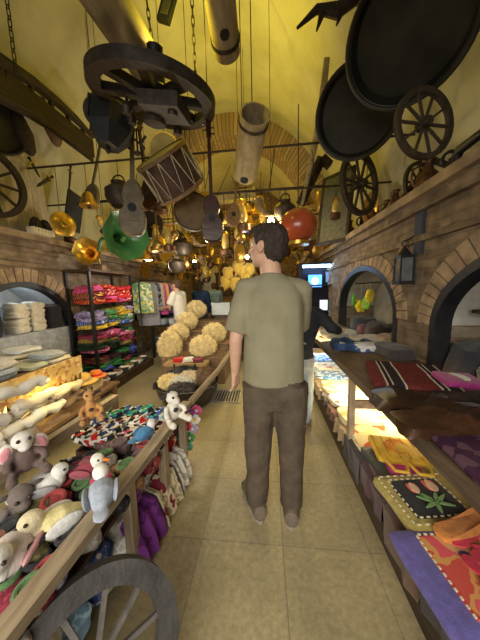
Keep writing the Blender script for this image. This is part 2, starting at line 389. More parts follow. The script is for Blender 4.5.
# brick ribs across the vault
def ribmat():
    m, nt, b = newmat('rib_brick'); g = nt.nodes.new('ShaderNodeTexCoord'); sp = nt.nodes.new('ShaderNodeSeparateXYZ'); nt.links.new(g.outputs['Object'], sp.inputs[0])
    at = nt.nodes.new('ShaderNodeMath'); at.operation = 'ARCTAN2'; nt.links.new(sp.outputs[2], at.inputs[0]); nt.links.new(sp.outputs[0], at.inputs[1])
    mu = nt.nodes.new('ShaderNodeMath'); mu.operation = 'MULTIPLY'; mu.inputs[1].default_value = 2.3; nt.links.new(at.outputs[0], mu.inputs[0])
    cb = nt.nodes.new('ShaderNodeCombineXYZ'); nt.links.new(mu.outputs[0], cb.inputs[1]); nt.links.new(sp.outputs[1], cb.inputs[0])
    br = nt.nodes.new('ShaderNodeTexBrick'); br.inputs['Scale'].default_value = 1; br.inputs['Brick Width'].default_value = .25; br.inputs['Row Height'].default_value = .07; br.inputs['Mortar Size'].default_value = .01
    br.inputs['Color1'].default_value = (.45,.32,.19,1); br.inputs['Color2'].default_value = (.30,.20,.11,1); br.inputs['Mortar'].default_value = (.2,.15,.1,1); nt.links.new(cb.outputs[0], br.inputs['Vector'])
    nt.links.new(br.outputs['Color'], b.inputs['Base Color']); b.inputs['Roughness'].default_value = .85
    bu = N(nt, 'ShaderNodeBump', Strength=.7, Distance=.02); bu.invert = True; nt.links.new(br.outputs['Fac'], bu.inputs['Height']); nt.links.new(bu.outputs[0], b.inputs['Normal']); return m
RIB = ribmat()
for yy in (6.2,):
    k += 1; mb = MB(); rg = []
    for i in range(n+1):
        a = PI*i/n; rg.append([((RV-q)*math.cos(a), yo, (RH-q)*math.sin(a)) for q, yo in ((.42,-.35),(.42,.35),(-.03,.35),(-.03,-.35))])
    mb.rings(rg); o = mb.build('trim_%d' % k, RIB, kind='structure'); o.location = (XC, yy, ZV)
# far end wall with a doorway, steps
mb = MB(); YW = 9.8
mb.poly([(XL-.3,YW,0),(XR+.3,YW,0),(XR+.3,YW,2.3),(XL-.3,YW,2.3)])
mb.poly([(XL-.5,YW,2.3),(XR+.5,YW,2.3)]+[(XC+RV*math.cos(PI*i/20), YW, 2.3+RH*math.sin(PI*i/20)) for i in range(1, 20)])
mb.build('wall_back', BRICKX, kind='structure', smooth=False)

# raised doorway at the far end and the stone steps up to it
mb = MB()
for i in range(7): mb.box((-2.8, YW-.2-.26*(6-i), 0), (-1.2, YW, .17*(i+1)))
mb.build('stairs', mat('step_stone', (.30,.22,.15), rough=.8), kind='structure', smooth=False)
mb = MB(); mb.box((-2.62,YW-.06,1.25),(-1.98,YW-.02,2.45)); mb.build('door_1', mat('door_blue_white', (.42,.45,.55), rough=.6), kind='structure', smooth=False)
mb = MB(); mb.bar((-2.66,YW-.05,1.2),(-2.66,YW-.05,2.5),.08,.1); mb.bar((-1.94,YW-.05,1.2),(-1.94,YW-.05,2.5),.08,.1); mb.bar((-2.7,YW-.05,2.5),(-1.9,YW-.05,2.5),.1,.08); mb.build('trim_90', DARKWOOD, kind='structure', smooth=False)
# ================================================================ people
def loft(mb, rows, n=24):
    mb.rings([[Vector((c[0]+c[3]*math.copysign(abs(math.cos(2*PI*t/n))**.85, math.cos(2*PI*t/n)), c[1]+c[4]*math.sin(2*PI*t/n), c[2])) for t in range(n)] for c in rows])
def limb(mb, P, r, n=12, flat=1):
    """tapered limb through P with round ends"""
    mb.tube(P, r, n, flat=flat)
    for p, q in zip(P, r): mb.ball(p, q, n, 8)
def wrinkle(o, amp, sc_, stretch=(1,1,1)):
    me = o.data; nv = [v.normal.copy() for v in me.vertices]
    for v, nn in zip(me.vertices, nv):
        p = Vector((v.co.x*stretch[0], v.co.y*stretch[1], v.co.z*stretch[2]))*sc_
        v.co += nn*amp*(noise.noise(p)+.5*noise.noise(p*2.3)-.1)
SKIN = mat('skin', (.50,.30,.21), rough=.55, var=.08, bump=.05)
EYEW = mat('eye_white', (.7,.7,.68), rough=.3, var=.02, bump=0); EYED = mat('eye_dark', (.03,.02,.015), rough=.2, bump=0)
def hand(mb, w, d, side, s=1, curl=.7, pdir=None):
    """palm and five bent fingers; w wrist, d hand direction, pdir thumb side"""
    d = Vector(d).normalized(); t = Vector(pdir).normalized(); t = (t-d*t.dot(d)).normalized(); n_ = d.cross(t).normalized()*side
    w = Vector(w)
    for q in (-.027, -.009, .009, .027): limb(mb, [w+t*q*.5, w+d*.085*s+t*q*s], [.018*s, .0135*s], 8)
    for q, L in ((.031,.072),(.0105,.082),(-.0105,.076),(-.031,.06)):
        b = w+d*.085*s+t*q*s; a = 0; P = [b]; dd = d.copy()
        for k_, fr in enumerate((.45,.3,.25)):
            a += curl*(.45 if k_ == 0 else .6); dd = d*math.cos(a)+n_*math.sin(a); P.append(P[-1]+dd*L*fr*s)
        limb(mb, P, [.0095*s,.009*s,.008*s,.007*s], 8)
    b = w+d*.025*s+t*.025*s; limb(mb, [b, b+(d*.6+t*.6+n_*.3).normalized()*.035*s, b+(d*.6+t*.6+n_*.3).normalized()*.035*s+(d*.9+n_*.35).normalized()*.035*s], [.012*s,.0105*s,.0085*s], 8)
def person(label, loc, rz, J, cloth_top, cloth_bot, hairc, shoec, vox=.008, long_sleeve=False, apron=None, hand_curl=.7, sl_len=.85, top_rows=None, leg_r=None, name='person', skinm=SKIN, shoe_len=.27, shoe_s=1, hair_long=0):
    root = thing(name, label, 'person', loc, rz)
    V3 = lambda k_: Vector(J[k_])
    hd = V3('head'); ne = V3('neck'); hr = J.get('head_rz', 0); ht = J.get('head_tilt', 0)
    b = MB()
    # torso and neck
    ch = V3('chest'); pe = V3('pelvis'); sw = J.get('sw', .17)
    b.tube([pe, (pe+ch)/2, ch, ne-Vector((0,0,.03))], [.095,.09,.095,.06], 16, flat=1); b.ball(ch, (.135,.08,.12))
    limb(b, [ne-Vector((0,.0,.05)), ne+(hd-ne)*.55], [.062,.055])
    for S in ('l', 'r'):
        sh, el, wr = V3('sh_'+S), V3('el_'+S), V3('wr_'+S)
        limb(b, [ch+(sh-ch)*.6+Vector((0,0,.04)), sh], [.055,.052]); limb(b, [sh, sh.lerp(el, .5), el, el.lerp(wr, .35), wr], [.05,.047,.039,.038,.026])
        sd = -1 if S == 'l' else 1
        hand(b, wr, J.get('hd_'+S, (wr-el)), sd, .95, hand_curl, J.get('th_'+S, (-sd, .4, 0)))
        hp, kn, an = V3('hip_'+S), V3('kn_'+S), V3('an_'+S)
        limb(b, [hp.lerp(kn,.08)*1, kn, kn.lerp(an, .35), an], [.068,.058,.057,.04]); limb(b, [an-Vector((0,.03,.02)), an+Vector((0,.13,-.04))], [.04,.03])
    # head
    T = Matrix.Translation(hd) @ Matrix.Rotation(hr, 4, 'Z') @ Matrix.Rotation(ht, 4, 'X'); b.T = T
    b.ball((0,-.012,.02), (.077,.096,.098), 20, 14); b.ball((0,.022,-.04), (.06,.066,.075), 16, 12); b.ball((0,.055,-.085), (.032,.03,.026)); b.ball((0,.07,-.045), (.036,.026,.032))
    b.ball((0,.02,.03), (.07,.074,.05))
    b.tube([(0,.083,.025),(0,.102,-.005),(0,.112,-.022),(0,.092,-.032)], [.008,.011,.014,.01], 8); b.ball((0.012,.096,-.028), .009, 8, 6); b.ball((-.012,.096,-.028), .009, 8, 6)
    b.ball((0,.094,-.055), (.022,.010,.006)); b.ball((0,.092,-.064), (.018,.010,.006))
    for sx in (-1, 1):
        b.ball((sx*.032,.078,.032), (.02,.012,.007)); 
        b.torus((sx*.079,.0,-.005), (sx,.35,0), .022, .007, 16, 6, flat=1.2); b.ball((sx*.075,.0,-.012), (.009,.016,.024))
        b.ball((sx*.082,.0,-.03), (.007,.01,.011))
    b.T = Matrix()
    body = remesh('body', b, vox*.8, [skinm], root, 1)
    for sx in (-1, 1):
        e = MB(); e.T = T; e.ball((sx*.03,.0745,.015), .0125, 10, 8); e.cur = 1; e.ball((sx*.03,.083,.015), (.006,.006,.006), 8, 6); e.build('eye', [EYEW, EYED], root)
    h = MB(); h.T = T
    h.ball((0,-.024,.036), (.087,.099,.094), 24, 16); h.ball((0,-.05,-.01), (.078,.072,.085), 20, 12); h.ball((0,.03,.09), (.066,.062,.034))
    for sx in (-1, 1): h.ball((sx*.073,.022,.035), (.015,.022,.035))
    if hair_long: h.ball((0,-.07,-.08), (.085,.05,.14))
    ho = remesh('hair', h, vox*.8, [hairc], root, 1); wrinkle(ho, .008, 55, (1,1,.5))
    # shirt
    s = MB()
    rows = top_rows or [(pe.x, pe.y, pe.z-.10, sw*1.0, .125), (pe.x, pe.y, pe.z+.0, sw*.98, .122), ((pe.x+ch.x)/2, (pe.y+ch.y)/2, (pe.z+ch.z)/2, sw*.98, .12), (ch.x, ch.y, ch.z, sw*1.06, .13), (ch.x, ch.y, ch.z+.09, sw*1.05, .115), (ne.x, (ne.y+ch.y)/2, ne.z-.075, sw*.75, .085), (ne.x, ne.y, ne.z-.025, .085, .075), (ne.x, ne.y, ne.z-.005, .066, .066)]
    loft(s, rows)
    for S in ('l', 'r'):
        sh, el, wr = V3('sh_'+S), V3('el_'+S), V3('wr_'+S)
        limb(s, [ch+(sh-ch)*.5+Vector((0,0,.06)), sh], [.07,.066])
        if long_sleeve: limb(s, [sh, sh.lerp(el,.5), el, el.lerp(wr,.93)], [.066,.062,.056,.042])
        else: s.tube([sh+(sh-el)*.1, sh.lerp(el, .3), sh.lerp(el, sl_len)], [.062,.072,.079], 14)
    so = remesh('jacket' if long_sleeve else 't_shirt', s, vox, [cloth_top], root, 2); wrinkle(so, .012, 5, (1,1,.5)); wrinkle(so, .004, 13, (.8,1,.5))
    # trousers
    t = MB(); lr = leg_r or (.105,.088,.08,.076)
    loft(t, [(pe.x, pe.y, pe.z+.06, sw*.8, .095), (pe.x, pe.y, pe.z-.03, sw*.88, .105), (pe.x, pe.y, pe.z-.09, sw*.95, .12), (pe.x, pe.y, pe.z-.17, sw*.93, .12), (pe.x, pe.y, pe.z-.26, sw*.6, .09)])
    for S in ('l', 'r'):
        hp, kn, an = V3('hip_'+S), V3('kn_'+S), V3('an_'+S)
        t.tube([hp, hp.lerp(kn,.5), kn, kn.lerp(an,.5), an.lerp(kn, .02)], [lr[0], (lr[0]+lr[1])/2, lr[1], lr[2], lr[3]], 16)
    to = remesh('trousers', t, vox, [cloth_bot], root, 2); wrinkle(to, .009, 8, (1,1,.7)); wrinkle(to, .0035, 20, (1,1,.9))
    for S in ('l', 'r'):
        an = V3('an_'+S); a = J.get('foot_rz_'+S, 0); M = Matrix.Translation((an.x, an.y, 0)) @ Matrix.Rotation(a, 4, 'Z') @ Matrix.Diagonal((shoe_s,shoe_s,shoe_s,1))
        f = MB(); f.T = M; L = shoe_len
        rg = []
        for y, w_, h_ in ((-.075,.022,.045),(-.068,.036,.075),(-.03,.042,.092),(.03,.044,.08),(.08,.048,.058),(.13,.05,.045),(.17,.042,.035),(.19,.02,.022)):
            rg.append([(w_*math.cos(2*PI*q/12), y, .012+max(0, h_*(.5+.5*math.sin(2*PI*q/12)))) for q in range(12)])
        f.rings(rg); f.build('shoe', shoec, root)
        f = MB(); f.T = M; rg = []
        for z in (.0, .018): rg.append([(.052*math.cos(2*PI*q/20)*(1 if math.sin(2*PI*q/20) > 0 else .85), .06+.138*math.sin(2*PI*q/20), z) for q in range(20)])
        f.rings(rg); f.build('sole', mat('shoe_sole', (.3,.26,.2), rough=.8), root)
    return root
H_DARK = mat('dark_hair', (.030,.020,.014), rough=.6, var=.4, scale=60, bump=.6)
H_BROWN = mat('brown_hair', (.08,.045,.025), rough=.6, var=.4, scale=60, bump=.6)
# the man in the middle of the aisle, seen from behind, head turned to the left
J = dict(pelvis=(0,0,.97), chest=(.01,.0,1.31), neck=(-.005,.0,1.495), head=(-.03,.02,1.638), head_rz=R(62), head_tilt=R(4), sw=.166,
    sh_l=(-.15,0,1.405), el_l=(-.215,-.03,1.12), wr_l=(-.235,.05,.90), hd_l=(0.0,.12,-1), th_l=(.5,.9,0),
    sh_r=(.16,.02,1.39), el_r=(.15,.16,1.13), wr_r=(.04,.33,1.13), hd_r=(-.9,.5,0), th_r=(0,0,1),
    hip_l=(-.085,0,.86), kn_l=(-.10,.01,.47), an_l=(-.115,.0,.075), hip_r=(.088,0,.86), kn_r=(.103,.01,.47), an_r=(.10,-.02,.075), foot_rz_l=R(20), foot_rz_r=R(-6))
man = person('man in olive grey t-shirt and brown trousers standing in the aisle, back turned',
    (.045, 1.375, 0), 0, J, mat('olive_tshirt', (.215,.197,.128), rough=.9, var=.1, scale=9, bump=.1, spec=.2), mat('brown_trousers', (.082,.062,.045), rough=.9, var=.2, scale=14, bump=.2, spec=.2), H_DARK, mat('brown_shoe', (.13,.10,.075), rough=.6), vox=.0085, leg_r=(.110,.084,.073,.071), shoe_s=1.2, top_rows=[(0,0,.872,.178,.125),(0,0,.95,.174,.125),(0,0,1.12,.168,.122),(0,0,1.3,.172,.128),(0,0,1.38,.165,.112),(0,0,1.43,.125,.088),(-.003,0,1.475,.08,.07),(-.004,0,1.492,.064,.064)])
# the customer beyond him, leaning over the right-hand counter
J2 = dict(pelvis=(-.05,-.02,.84), chest=(0,.14,1.07), neck=(-.04,.22,1.22), head=(-.07,.28,1.31), head_rz=R(-20), head_tilt=R(-25), sw=.175,
    sh_l=(-.17,.14,1.15), el_l=(-.22,.22,.95), wr_l=(-.1,.38,.93), sh_r=(.15,.14,1.15), el_r=(.27,.12,1.02), wr_r=(.33,.36,.95),
    hip_l=(-.12,0,.76), kn_l=(-.12,.03,.42), an_l=(-.12,0,.075), hip_r=(.04,0,.76), kn_r=(.05,.03,.42), an_r=(.05,-.03,.075))
person('customer in black jacket and pale jeans leaning over the right-hand counter',
    (.34, 2.35, 0), R(-18), J2, mat('black_jacket', (.02,.022,.03), rough=.8), mat('pale_jeans', (.30,.36,.42), rough=.9, var=.25, scale=12), H_DARK, mat('tan_shoe', (.20,.12,.07), rough=.6), vox=.012, long_sleeve=True, leg_r=(.095,.075,.066,.062))
# shopkeeper in a white t-shirt behind the sheepskin hats
J3 = dict(pelvis=(0,0,.95), chest=(0,.03,1.26), neck=(0,.05,1.43), head=(0,.09,1.54), head_rz=0, head_tilt=R(-22), sw=.165,
    sh_l=(-.17,.03,1.36), el_l=(-.2,.12,1.12), wr_l=(-.12,.35,1.08), sh_r=(.17,.03,1.36), el_r=(.2,.12,1.12), wr_r=(.12,.36,1.1),
    hip_l=(-.085,0,.86), kn_l=(-.095,.02,.47), an_l=(-.1,0,.075), hip_r=(.085,0,.86), kn_r=(.095,.02,.47), an_r=(.1,0,.075))
p = PY(180, 300, 4.75)
person('short-haired shopkeeper in a white t-shirt reaching towards the clothes rail on the left', (p.x, 4.75, 0), R(75), J3,
    mat('white_tshirt', (.68,.65,.56), rough=.9, var=.06), mat('grey_trousers', (.25,.26,.28), rough=.9), H_BROWN, mat('brown_shoe', (.12,.085,.06)), vox=.014)
p = PY(200, 300, 5.9); J4 = dict(J3); J4.update(head_tilt=0, head_rz=R(-20), wr_l=(-.2,.1,.88), wr_r=(.2,.1,.88))
person('long-haired shopper in a navy top and blue jeans walking up the far aisle', (p.x, 5.9, 0), R(-8), J4,
    mat('navy_top', (.02,.045,.12), rough=.9), mat('blue_jeans', (.10,.17,.30), rough=.9), H_DARK, mat('black_shoe', (.03,.03,.03)), vox=.016, long_sleeve=True, hair_long=1)
p = PY(215, 300, 7.0)
person('small shopper in a pale blue hooded top at the far end of the aisle', (p.x, 7.0, 0), R(20), J4,
    mat('pale_blue_top', (.30,.44,.52), rough=.9), mat('slate_trousers', (.10,.13,.17), rough=.9), H_BROWN, mat('black_shoe', (.03,.03,.03)), vox=.016, long_sleeve=True)
# ================================================================ left side
ORD = ['first','second','third','fourth','fifth','sixth','seventh','eighth','ninth','tenth','eleventh','twelfth','thirteenth','fourteenth','fifteenth','sixteenth','seventeenth','eighteenth','nineteenth','twentieth','twenty-first']
RED=(.55,.03,.03); PINK=(.62,.10,.28); BLUE=(.05,.12,.45); GREEN=(.06,.28,.09); YEL_=(.75,.52,.06); WHITE=(.72,.70,.64); CREAM=(.68,.60,.42); GREY=(.30,.30,.32); BLACK=(.025,.025,.03); PURPLE=(.22,.05,.30); ORANGE=(.80,.22,.03); MAROON=(.22,.03,.05); TEAL=(.03,.32,.33); BROWN=(.25,.12,.06); OLIVE=(.22,.22,.07); SKY=(.30,.48,.70); TAN=(.50,.36,.20); NAVY=(.03,.05,.16); LILAC=(.42,.34,.55)
CN = {RED:'red',PINK:'pink',BLUE:'blue',GREEN:'green',YEL_:'yellow',WHITE:'white',CREAM:'cream',GREY:'grey',BLACK:'black',PURPLE:'purple',ORANGE:'orange',MAROON:'maroon',TEAL:'teal',BROWN:'brown',OLIVE:'olive',SKY:'sky blue',TAN:'tan',NAVY:'navy',LILAC:'lilac'}
# ---- long toy table: rails, posts, tray boards, low shelf
fx = lambda y: -.695+.052*y          # the front edge drifts towards the aisle
t = thing('market_table', 'long low weathered wooden table of knitted toys along the left of the aisle', 'table', (-.9, 1.1, 0))
def loc(o, r): return [tuple(Vector(p)-r) for p in o]
O1 = Vector((-.9, 1.1, 0))
def at(r, *p): return tuple(Vector(p)-r)
mb = MB(); mb.bar(at(O1, fx(.25),.25,.55), at(O1, fx(1.7),1.7,.55), .065,.04,(0,0,1)); mb.build('front_rail', GREYWOOD, t)
mb = MB(); mb.bar(at(O1, fx(.25)-.035,.25,.50), at(O1, fx(1.7)-.035,1.7,.50), .02,.09,(0,0,1)); mb.build('front_board', GREYWOOD, t)
mb = MB(); mb.bar(at(O1, -1.2,.3,.62), at(O1, -1.13,1.62,.62), .045,.055,(0,0,1)); mb.build('back_rail', GREYWOOD, t)
for y in (.55, .98, 1.33, 1.64):
    mb = MB(); mb.bar(at(O1, fx(y)-.02,y,0), at(O1, fx(y)-.02,y,.53), .045,.05); mb.build('leg', GREYWOODZ, t)
for y in (.45, 1.5):
    mb = MB(); mb.bar(at(O1, -1.17,y,0), at(O1, -1.17,y,.60), .045,.05); mb.build('leg', GREYWOODZ, t)
mb = MB()
for i in range(4): mb.bar(at(O1, -.74-.1*i,.3,.40), at(O1, -.70-.1*i,1.75,.40), .09,.02,(0,0,1))
mb.build('tray', DARKWOOD, t)
mb = MB(); mb.box(at(O1, -1.15,.3,.06), at(O1, -.76,1.72,.085)); mb.build('low_shelf', DARKWOOD, t)
for y in (.5,1.6):
    mb = MB(); mb.bar(at(O1,-1.14,y,.045), at(O1,fx(y)-.05,y,.045),.04,.03); mb.build('cross_bar', GREYWOOD, t)
# free pole carried on to the next stall
mb = MB(); mb.tube([(-.585,1.72,.55),(-.55,2.6,.50),(-.52,3.6,.50)], .028, 8); mb.build('wooden_pole', GREYWOOD); tag(bpy.data.objects['wooden_pole'], 'pale round wooden pole running from the toy table to the sheepskin stall', 'pole')
# ---- cloth goods on the low shelf, bulging out under the rail
low = [(BLACK,.42),(WHITE,.56),(SKY,.70),(NAVY,.86),(WHITE,1.0),(PURPLE,1.14),(YEL_,1.2),(WHITE,1.3),(MAROON,1.40),(CREAM,1.48),(BLACK,1.55),(RED,1.62),(WHITE,1.68)]
for i, (c, y) in enumerate(low):
    mb = MB(); hh = rnd.uniform(.08,.14); mb.slab((-.86+rnd.uniform(-.02,.03), y, .087), .30, .15, hh, rnd.uniform(-.15,.15), wob=.035, seed=i)
    mb.slab((-.85, y+.01, .087+hh), .26, .14, .07+.05*(i % 2), rnd.uniform(-.3,.3), wob=.04, seed=i+40)
    o = mb.build('crumpled_shawl', pattern('lowcloth%d'%i, [c, c, tuple(min(1,q*1.6+.05) for q in c), WHITE if i%3==0 else c], 14, 'noise')); tag(o, '%s crumpled shawl under the toy table, %s from the near end' % (CN[c], ORD[i]), 'shawl', 'crumpled shawls on the low shelf')
# cloth bundle: pale fringed sheets drooping to the floor along the front
for i,(y0,y1,c) in enumerate(((.98,1.2,PURPLE),(1.22,1.45,CREAM),(1.47,1.66,WHITE))):
    mb = MB(); rg = []
    for k_ in range(9):
        y = y0+(y1-y0)*k_/8; w = .02*math.sin(k_*1.9+i); rg.append([(fx(y)-.09,y,.24+w),(fx(y)-.02+w*.6,y,.21+w),(fx(y)+.02+w,y,.10),(fx(y)+.035+w,y,.012),(fx(y)+.022+w,y,.010),(fx(y)+.005+w,y,.10),(fx(y)-.035+w*.6,y,.195+w),(fx(y)-.09,y,.225+w)])
    mb.rings(rg); tag(mb.build('hanging_cloth', pattern('droop%d'%i, [c, tuple(v*.55 for v in c), c, MAROON if i==1 else c], 9, 'noise')), '%s cloth drooping from the low shelf to the floor beside the aisle' % CN[c], 'cloth')
# ---- toys
def eyes(mb_, c, dx, r, ax='x'):
    for s_ in (-1, 1): mb_.ball((c[0]+s_*dx, c[1], c[2]), r, 8, 6)
def bird(body, head, wing, beak, scarf=None, s=1):
    root = thing('knitted_bird', 'x', 'toy')
    b = MB(); b.tube([(0,-.11,.045),(0,-.07,.05),(0,-.02,.055),(0,.03,.06),(0,.05,.075)], [.008,.028,.05,.048,.03], 12); b.ball((0,.0,.055), (.05,.062,.05)); b.ball((0,-.1,.05),(.03,.04,.012))
    remesh('body', b, .006, [cloth(body)], root)
    b = MB(); b.ball((0,.055,.108), (.032,.036,.033)); b.tube([(0,.04,.06),(0,.052,.1)], [.034,.024], 10); remesh('head', b, .005, [cloth(head)], root)
    b = MB(); b.tube([(0,.083,.105),(0,.12,.098)], [.012,.002], 8); b.build('beak', cloth(beak), root)
    for s_ in (-1,1): b = MB(); b.ball((s_*.05,-.015,.06), (.012,.055,.032), ax=(s_*.3,0,1)); b.build('wing', cloth(wing), root)
    for s_ in (-1,1): b = MB(); b.ball((s_*.026,.072,.118), .006, 8, 6); b.build('eye', EYED, root)
    if scarf: b = MB(); b.torus((0,.046,.084), (0,.2,1), .03, .011, 16, 8); b.tube([(.02,.07,.08),(.03,.085,.05),(.03,.085,.03)], [.011,.012,.012], 8); b.build('scarf', cloth(scarf), root)
    return root
def put(o, p, rot, s, label, group=None):
    o.location = p; o.rotation_euler = rot; o.scale = (s,)*3; o['label'] = label
    if group: o['group'] = group
    return o
put(bird(SKY[:0] or (.34,.38,.46), WHITE, (.27,.30,.37), TAN, (.45,.03,.09)), PZ(103,505,.56), (0,0,R(35)), 1.0, 'grey knitted dove with white head and crimson scarf on the front rail')
put(bird((.78,.70,.36), (.66,.58,.38), (.72,.72,.70), BLACK), PZ(58,540,.47), (0,R(10),R(150)), 1.15, 'pale yellow and white knitted duck with a black beak by the front rail')
put(bird((.70,.60,.58), (.72,.70,.66), (.62,.32,.34), CREAM), PZ(8,575,.47), (0,R(-10),R(-160)), 1.25, 'pink and white knitted bird at the nearest corner of the toy tray')
put(bird((.25,.05,.07), WHITE, (.28,.07,.09), ORANGE), PZ(89,478,.50), (0,0,R(-80)), .9, 'maroon knitted bird with a white head behind the grey dove')
put(bird((.68,.68,.66), (.6,.6,.58), GREY, BLACK), PZ(48,497,.49), (0,0,R(-50)), 1.0, 'plain white knitted bird lying in the middle of the toy tray')
put(bird((.07,.22,.40), (.6,.6,.58), (.05,.15,.3), TAN), PZ(146,440,.53), (0,0,R(-30)), .8, 'blue knitted bird with white head at the far end of toy table')
def softie(kind, c1, c2, c3):
    """sitting knitted animal 0.2 m tall: elephant, giraffe, cow"""
    root = thing('knitted_'+kind, 'x', 'toy'); f1, f2, f3 = cloth(c1), cloth(c2), cloth(c3)
    b = MB(); b.ball((0,0,.055), (.045,.038,.06))
    for s_ in (-1,1):
        b.tube([(s_*.03,.0,.03),(s_*.05,.05,.015),(s_*.055,.085,.015)], [.02,.018,.02], 10); b.ball((s_*.055,.09,.02), .02, 10, 8)
        b.tube([(s_*.035,0,.09),(s_*.06,.03,.07),(s_*.06,.045,.045)], [.016,.015,.016], 10)
    if kind == 'giraffe': b.tube([(0,0,.1),(0,.01,.16)], [.03,.02], 10)
    remesh('body', b, .006, [f2 if kind == 'mouse' else f1], root)
    hz = .17 if kind == 'giraffe' else .145
    h = MB(); h.ball((0,.01,hz), (.04,.04,.036))
    h.ball((0,.045,hz-.015), (.024,.026,.02))
    remesh('head', h, .005, [f1], root)
    for s_ in (-1,1):
        e = MB()
        if kind == 'mouse':
            e.ball((s_*.058,.01,hz-.035), (.024,.009,.042), ax=(s_*-.25,.1,1)); e.cur = 1; e.ball((s_*.059,.017,hz-.037), (.016,.006,.032), ax=(s_*-.25,.1,1)); e.build('ear', [f1, f3], root)
        else:
            e.ball((s_*.05,0,hz+.012), (.022,.008,.012)); e.build('ear', f3, root)
            if kind != 'bear': e = MB(); e.tube([(s_*.016,0,hz+.03),(s_*.018,0,hz+.055)], [.006,.007], 8); e.build('horn', f3, root)
        e = MB(); e.ball((s_*.018,.044,hz+.012), .0075, 8, 6); e.build('eye', EYED, root)
    if kind in ('giraffe','cow'):
        for q in ((.025,-.03,.07),(-.03,-.02,.05),(.0,.036,.075),(.038,.0,.04),(-.03,.02,hz+.01),(.03,-.012,hz+.015),(0,-.035,hz)): e = MB(); e.ball(q, (.016,.012,.014), 8, 6); e.build('patch', f3, root)
    return root
put(softie('mouse', (.66,.62,.58), (.13,.09,.08), (.66,.28,.32)), PZ(27,470,.58), (0,0,R(-125)), 1.1, 'white-headed knitted mouse with pink ears and dark body sitting by the back rail')
put(softie('giraffe', (.48,.24,.08), (.48,.24,.08), (.07,.04,.03)), PZ(92,418,.648), (0,0,R(-140)), .88, 'brown knitted giraffe with dark patches sitting on the back rail')
put(softie('cow', (.66,.63,.56), (.66,.63,.56), (.03,.03,.03)), PZ(173,420,.57), (0,0,R(-125)), 1.1, 'white and black knitted cow sitting at the far end of the front rail')
put(softie('bear', (.16,.13,.12), (.2,.1,.1), (.10,.08,.08)), PZ(20,515,.44), (R(-25),0,R(-120)), 1.1, 'dark brown knitted bear slumped in the tray below the elephant')
# rows of knitted slippers / finger animals
def slipper():
    root = thing('knitted_slipper', 'x', 'slipper'); b = MB(); n = 14; rg = []
    for y, w, z0, h in ((-.105,.012,.01,.05),(-.095,.034,0,.062),(-.06,.042,0,.066),(0,.04,0,.06),(.05,.042,0,.05),(.085,.032,.003,.035),(.11,.014,.01,.022),(.125,.004,.03,.006)):
        rg.append([(w*math.cos(2*PI*t/n), y, z0+h*(.5+.5*math.sin(2*PI*t/n))) for t in range(n)])
    b.rings(rg); b.build('body', cloth(RED), root)
    c = MB(); c.torus((0,-.04,.066), (0,.12,1), .038, .010, 20, 8); c.ball((0,-.04,.062), (.03,.045,.004)); c.build('cuff', cloth(WHITE), root)
    d = MB(); d.ball((0,.075,.045), (.013,.013,.011)); d.build('pompom', cloth(YEL_), root); return root
SL = Proto(slipper())
cols = [(.10,.09,.035),MAROON,BLACK,(.16,.10,.10),BROWN,(.10,.16,.07),(.5,.48,.44),(.30,.06,.06),BLACK,(.28,.2,.12),(.16,.10,.10),(.2,.2,.24),MAROON]; CN[(.10,.09,.035)]='olive'; CN[(.5,.48,.44)]='off-white'; CN[(.28,.2,.12)]='tan'
CN[(.10,.16,.07)]='moss green'; CN[(.30,.06,.06)]='brick red'; CN[(.16,.10,.10)]='dark brown'; CN[(.2,.2,.24)]='charcoal'
row = 0
for y in [.46+.085*i for i in range(10)]:
    n_ = 0
    for x in [fx(y)-.095-.09*j for j in range(4)]:
        for lay in range(2):
            if lay and rnd.random() < .35: continue
            c = rnd.choice(cols); c2 = rnd.choice([(.5,.48,.44),BLACK,(.35,.05,.05),c,c,c,(.1,.2,.08)])
            if lay == 0: n_ += 1
            lab = '%s knitted slipper in toy tray, %s row from near end, %s from rail' % (CN[c], ORD[row], ORD[n_-1]) if not lay else '%s knitted slipper lying on top, %s row from near end, %s from rail' % (CN[c], ORD[row], ORD[n_-1])
            SL.put((x+rnd.uniform(-.02,.02), y+rnd.uniform(-.03,.03), .412+lay*.055), (rnd.uniform(-.2,.3)*lay, rnd.uniform(-.25,.25), R(100)+rnd.uniform(-.9,.9)), rnd.uniform(.85,1.1), lab, 'knitted slippers in the toy tray', {'body': pattern('knit_'+CN[c].replace(' ','_'), [c, tuple(v*.7 for v in c), c, tuple(min(1,v*1.5+.02) for v in c)], 45, 'noise'), 'cuff': cloth(c2), 'pompom': cloth(rnd.choice([BLACK,RED,WHITE,OLIVE]))})
    row += 1
# checked crochet slippers laid out at the far end of the table
PAT = [pattern('crochet%d'%i, cs, 38, 'vor', stretch=(1,1,1)) for i, cs in enumerate([[WHITE,BLACK,WHITE,RED],[CREAM,BLACK,PINK,WHITE],[WHITE,NAVY,CREAM,BLACK],[TEAL,GREEN,SKY,BLACK],[BLUE,BLACK,TEAL,WHITE]])]
row = 0
for y in [1.32+.085*i for i in range(5)]:
    for j, x in enumerate([-.74-.1*q for q in range(5)]):
        far = y > 1.55; pm = rnd.choice(PAT[3:] if far else PAT[:3])
        SL.put((x+rnd.uniform(-.01,.01), y, .43+rnd.uniform(0,.03)), (rnd.uniform(-.1,.1), rnd.uniform(-.1,.1), R(85)+rnd.uniform(-.25,.25)), 1.12, '%s crochet slipper in the crate, %s row, %s from the aisle' % ('blue-green' if far else 'white and black', ORD[row], ORD[j]), 'checked crochet slippers', {'body': pm, 'cuff': pm, 'pompom': pm})
    row += 1
mb = MB(); mb.box((-1.14,1.26,.412),(-.70,1.72,.425)); 
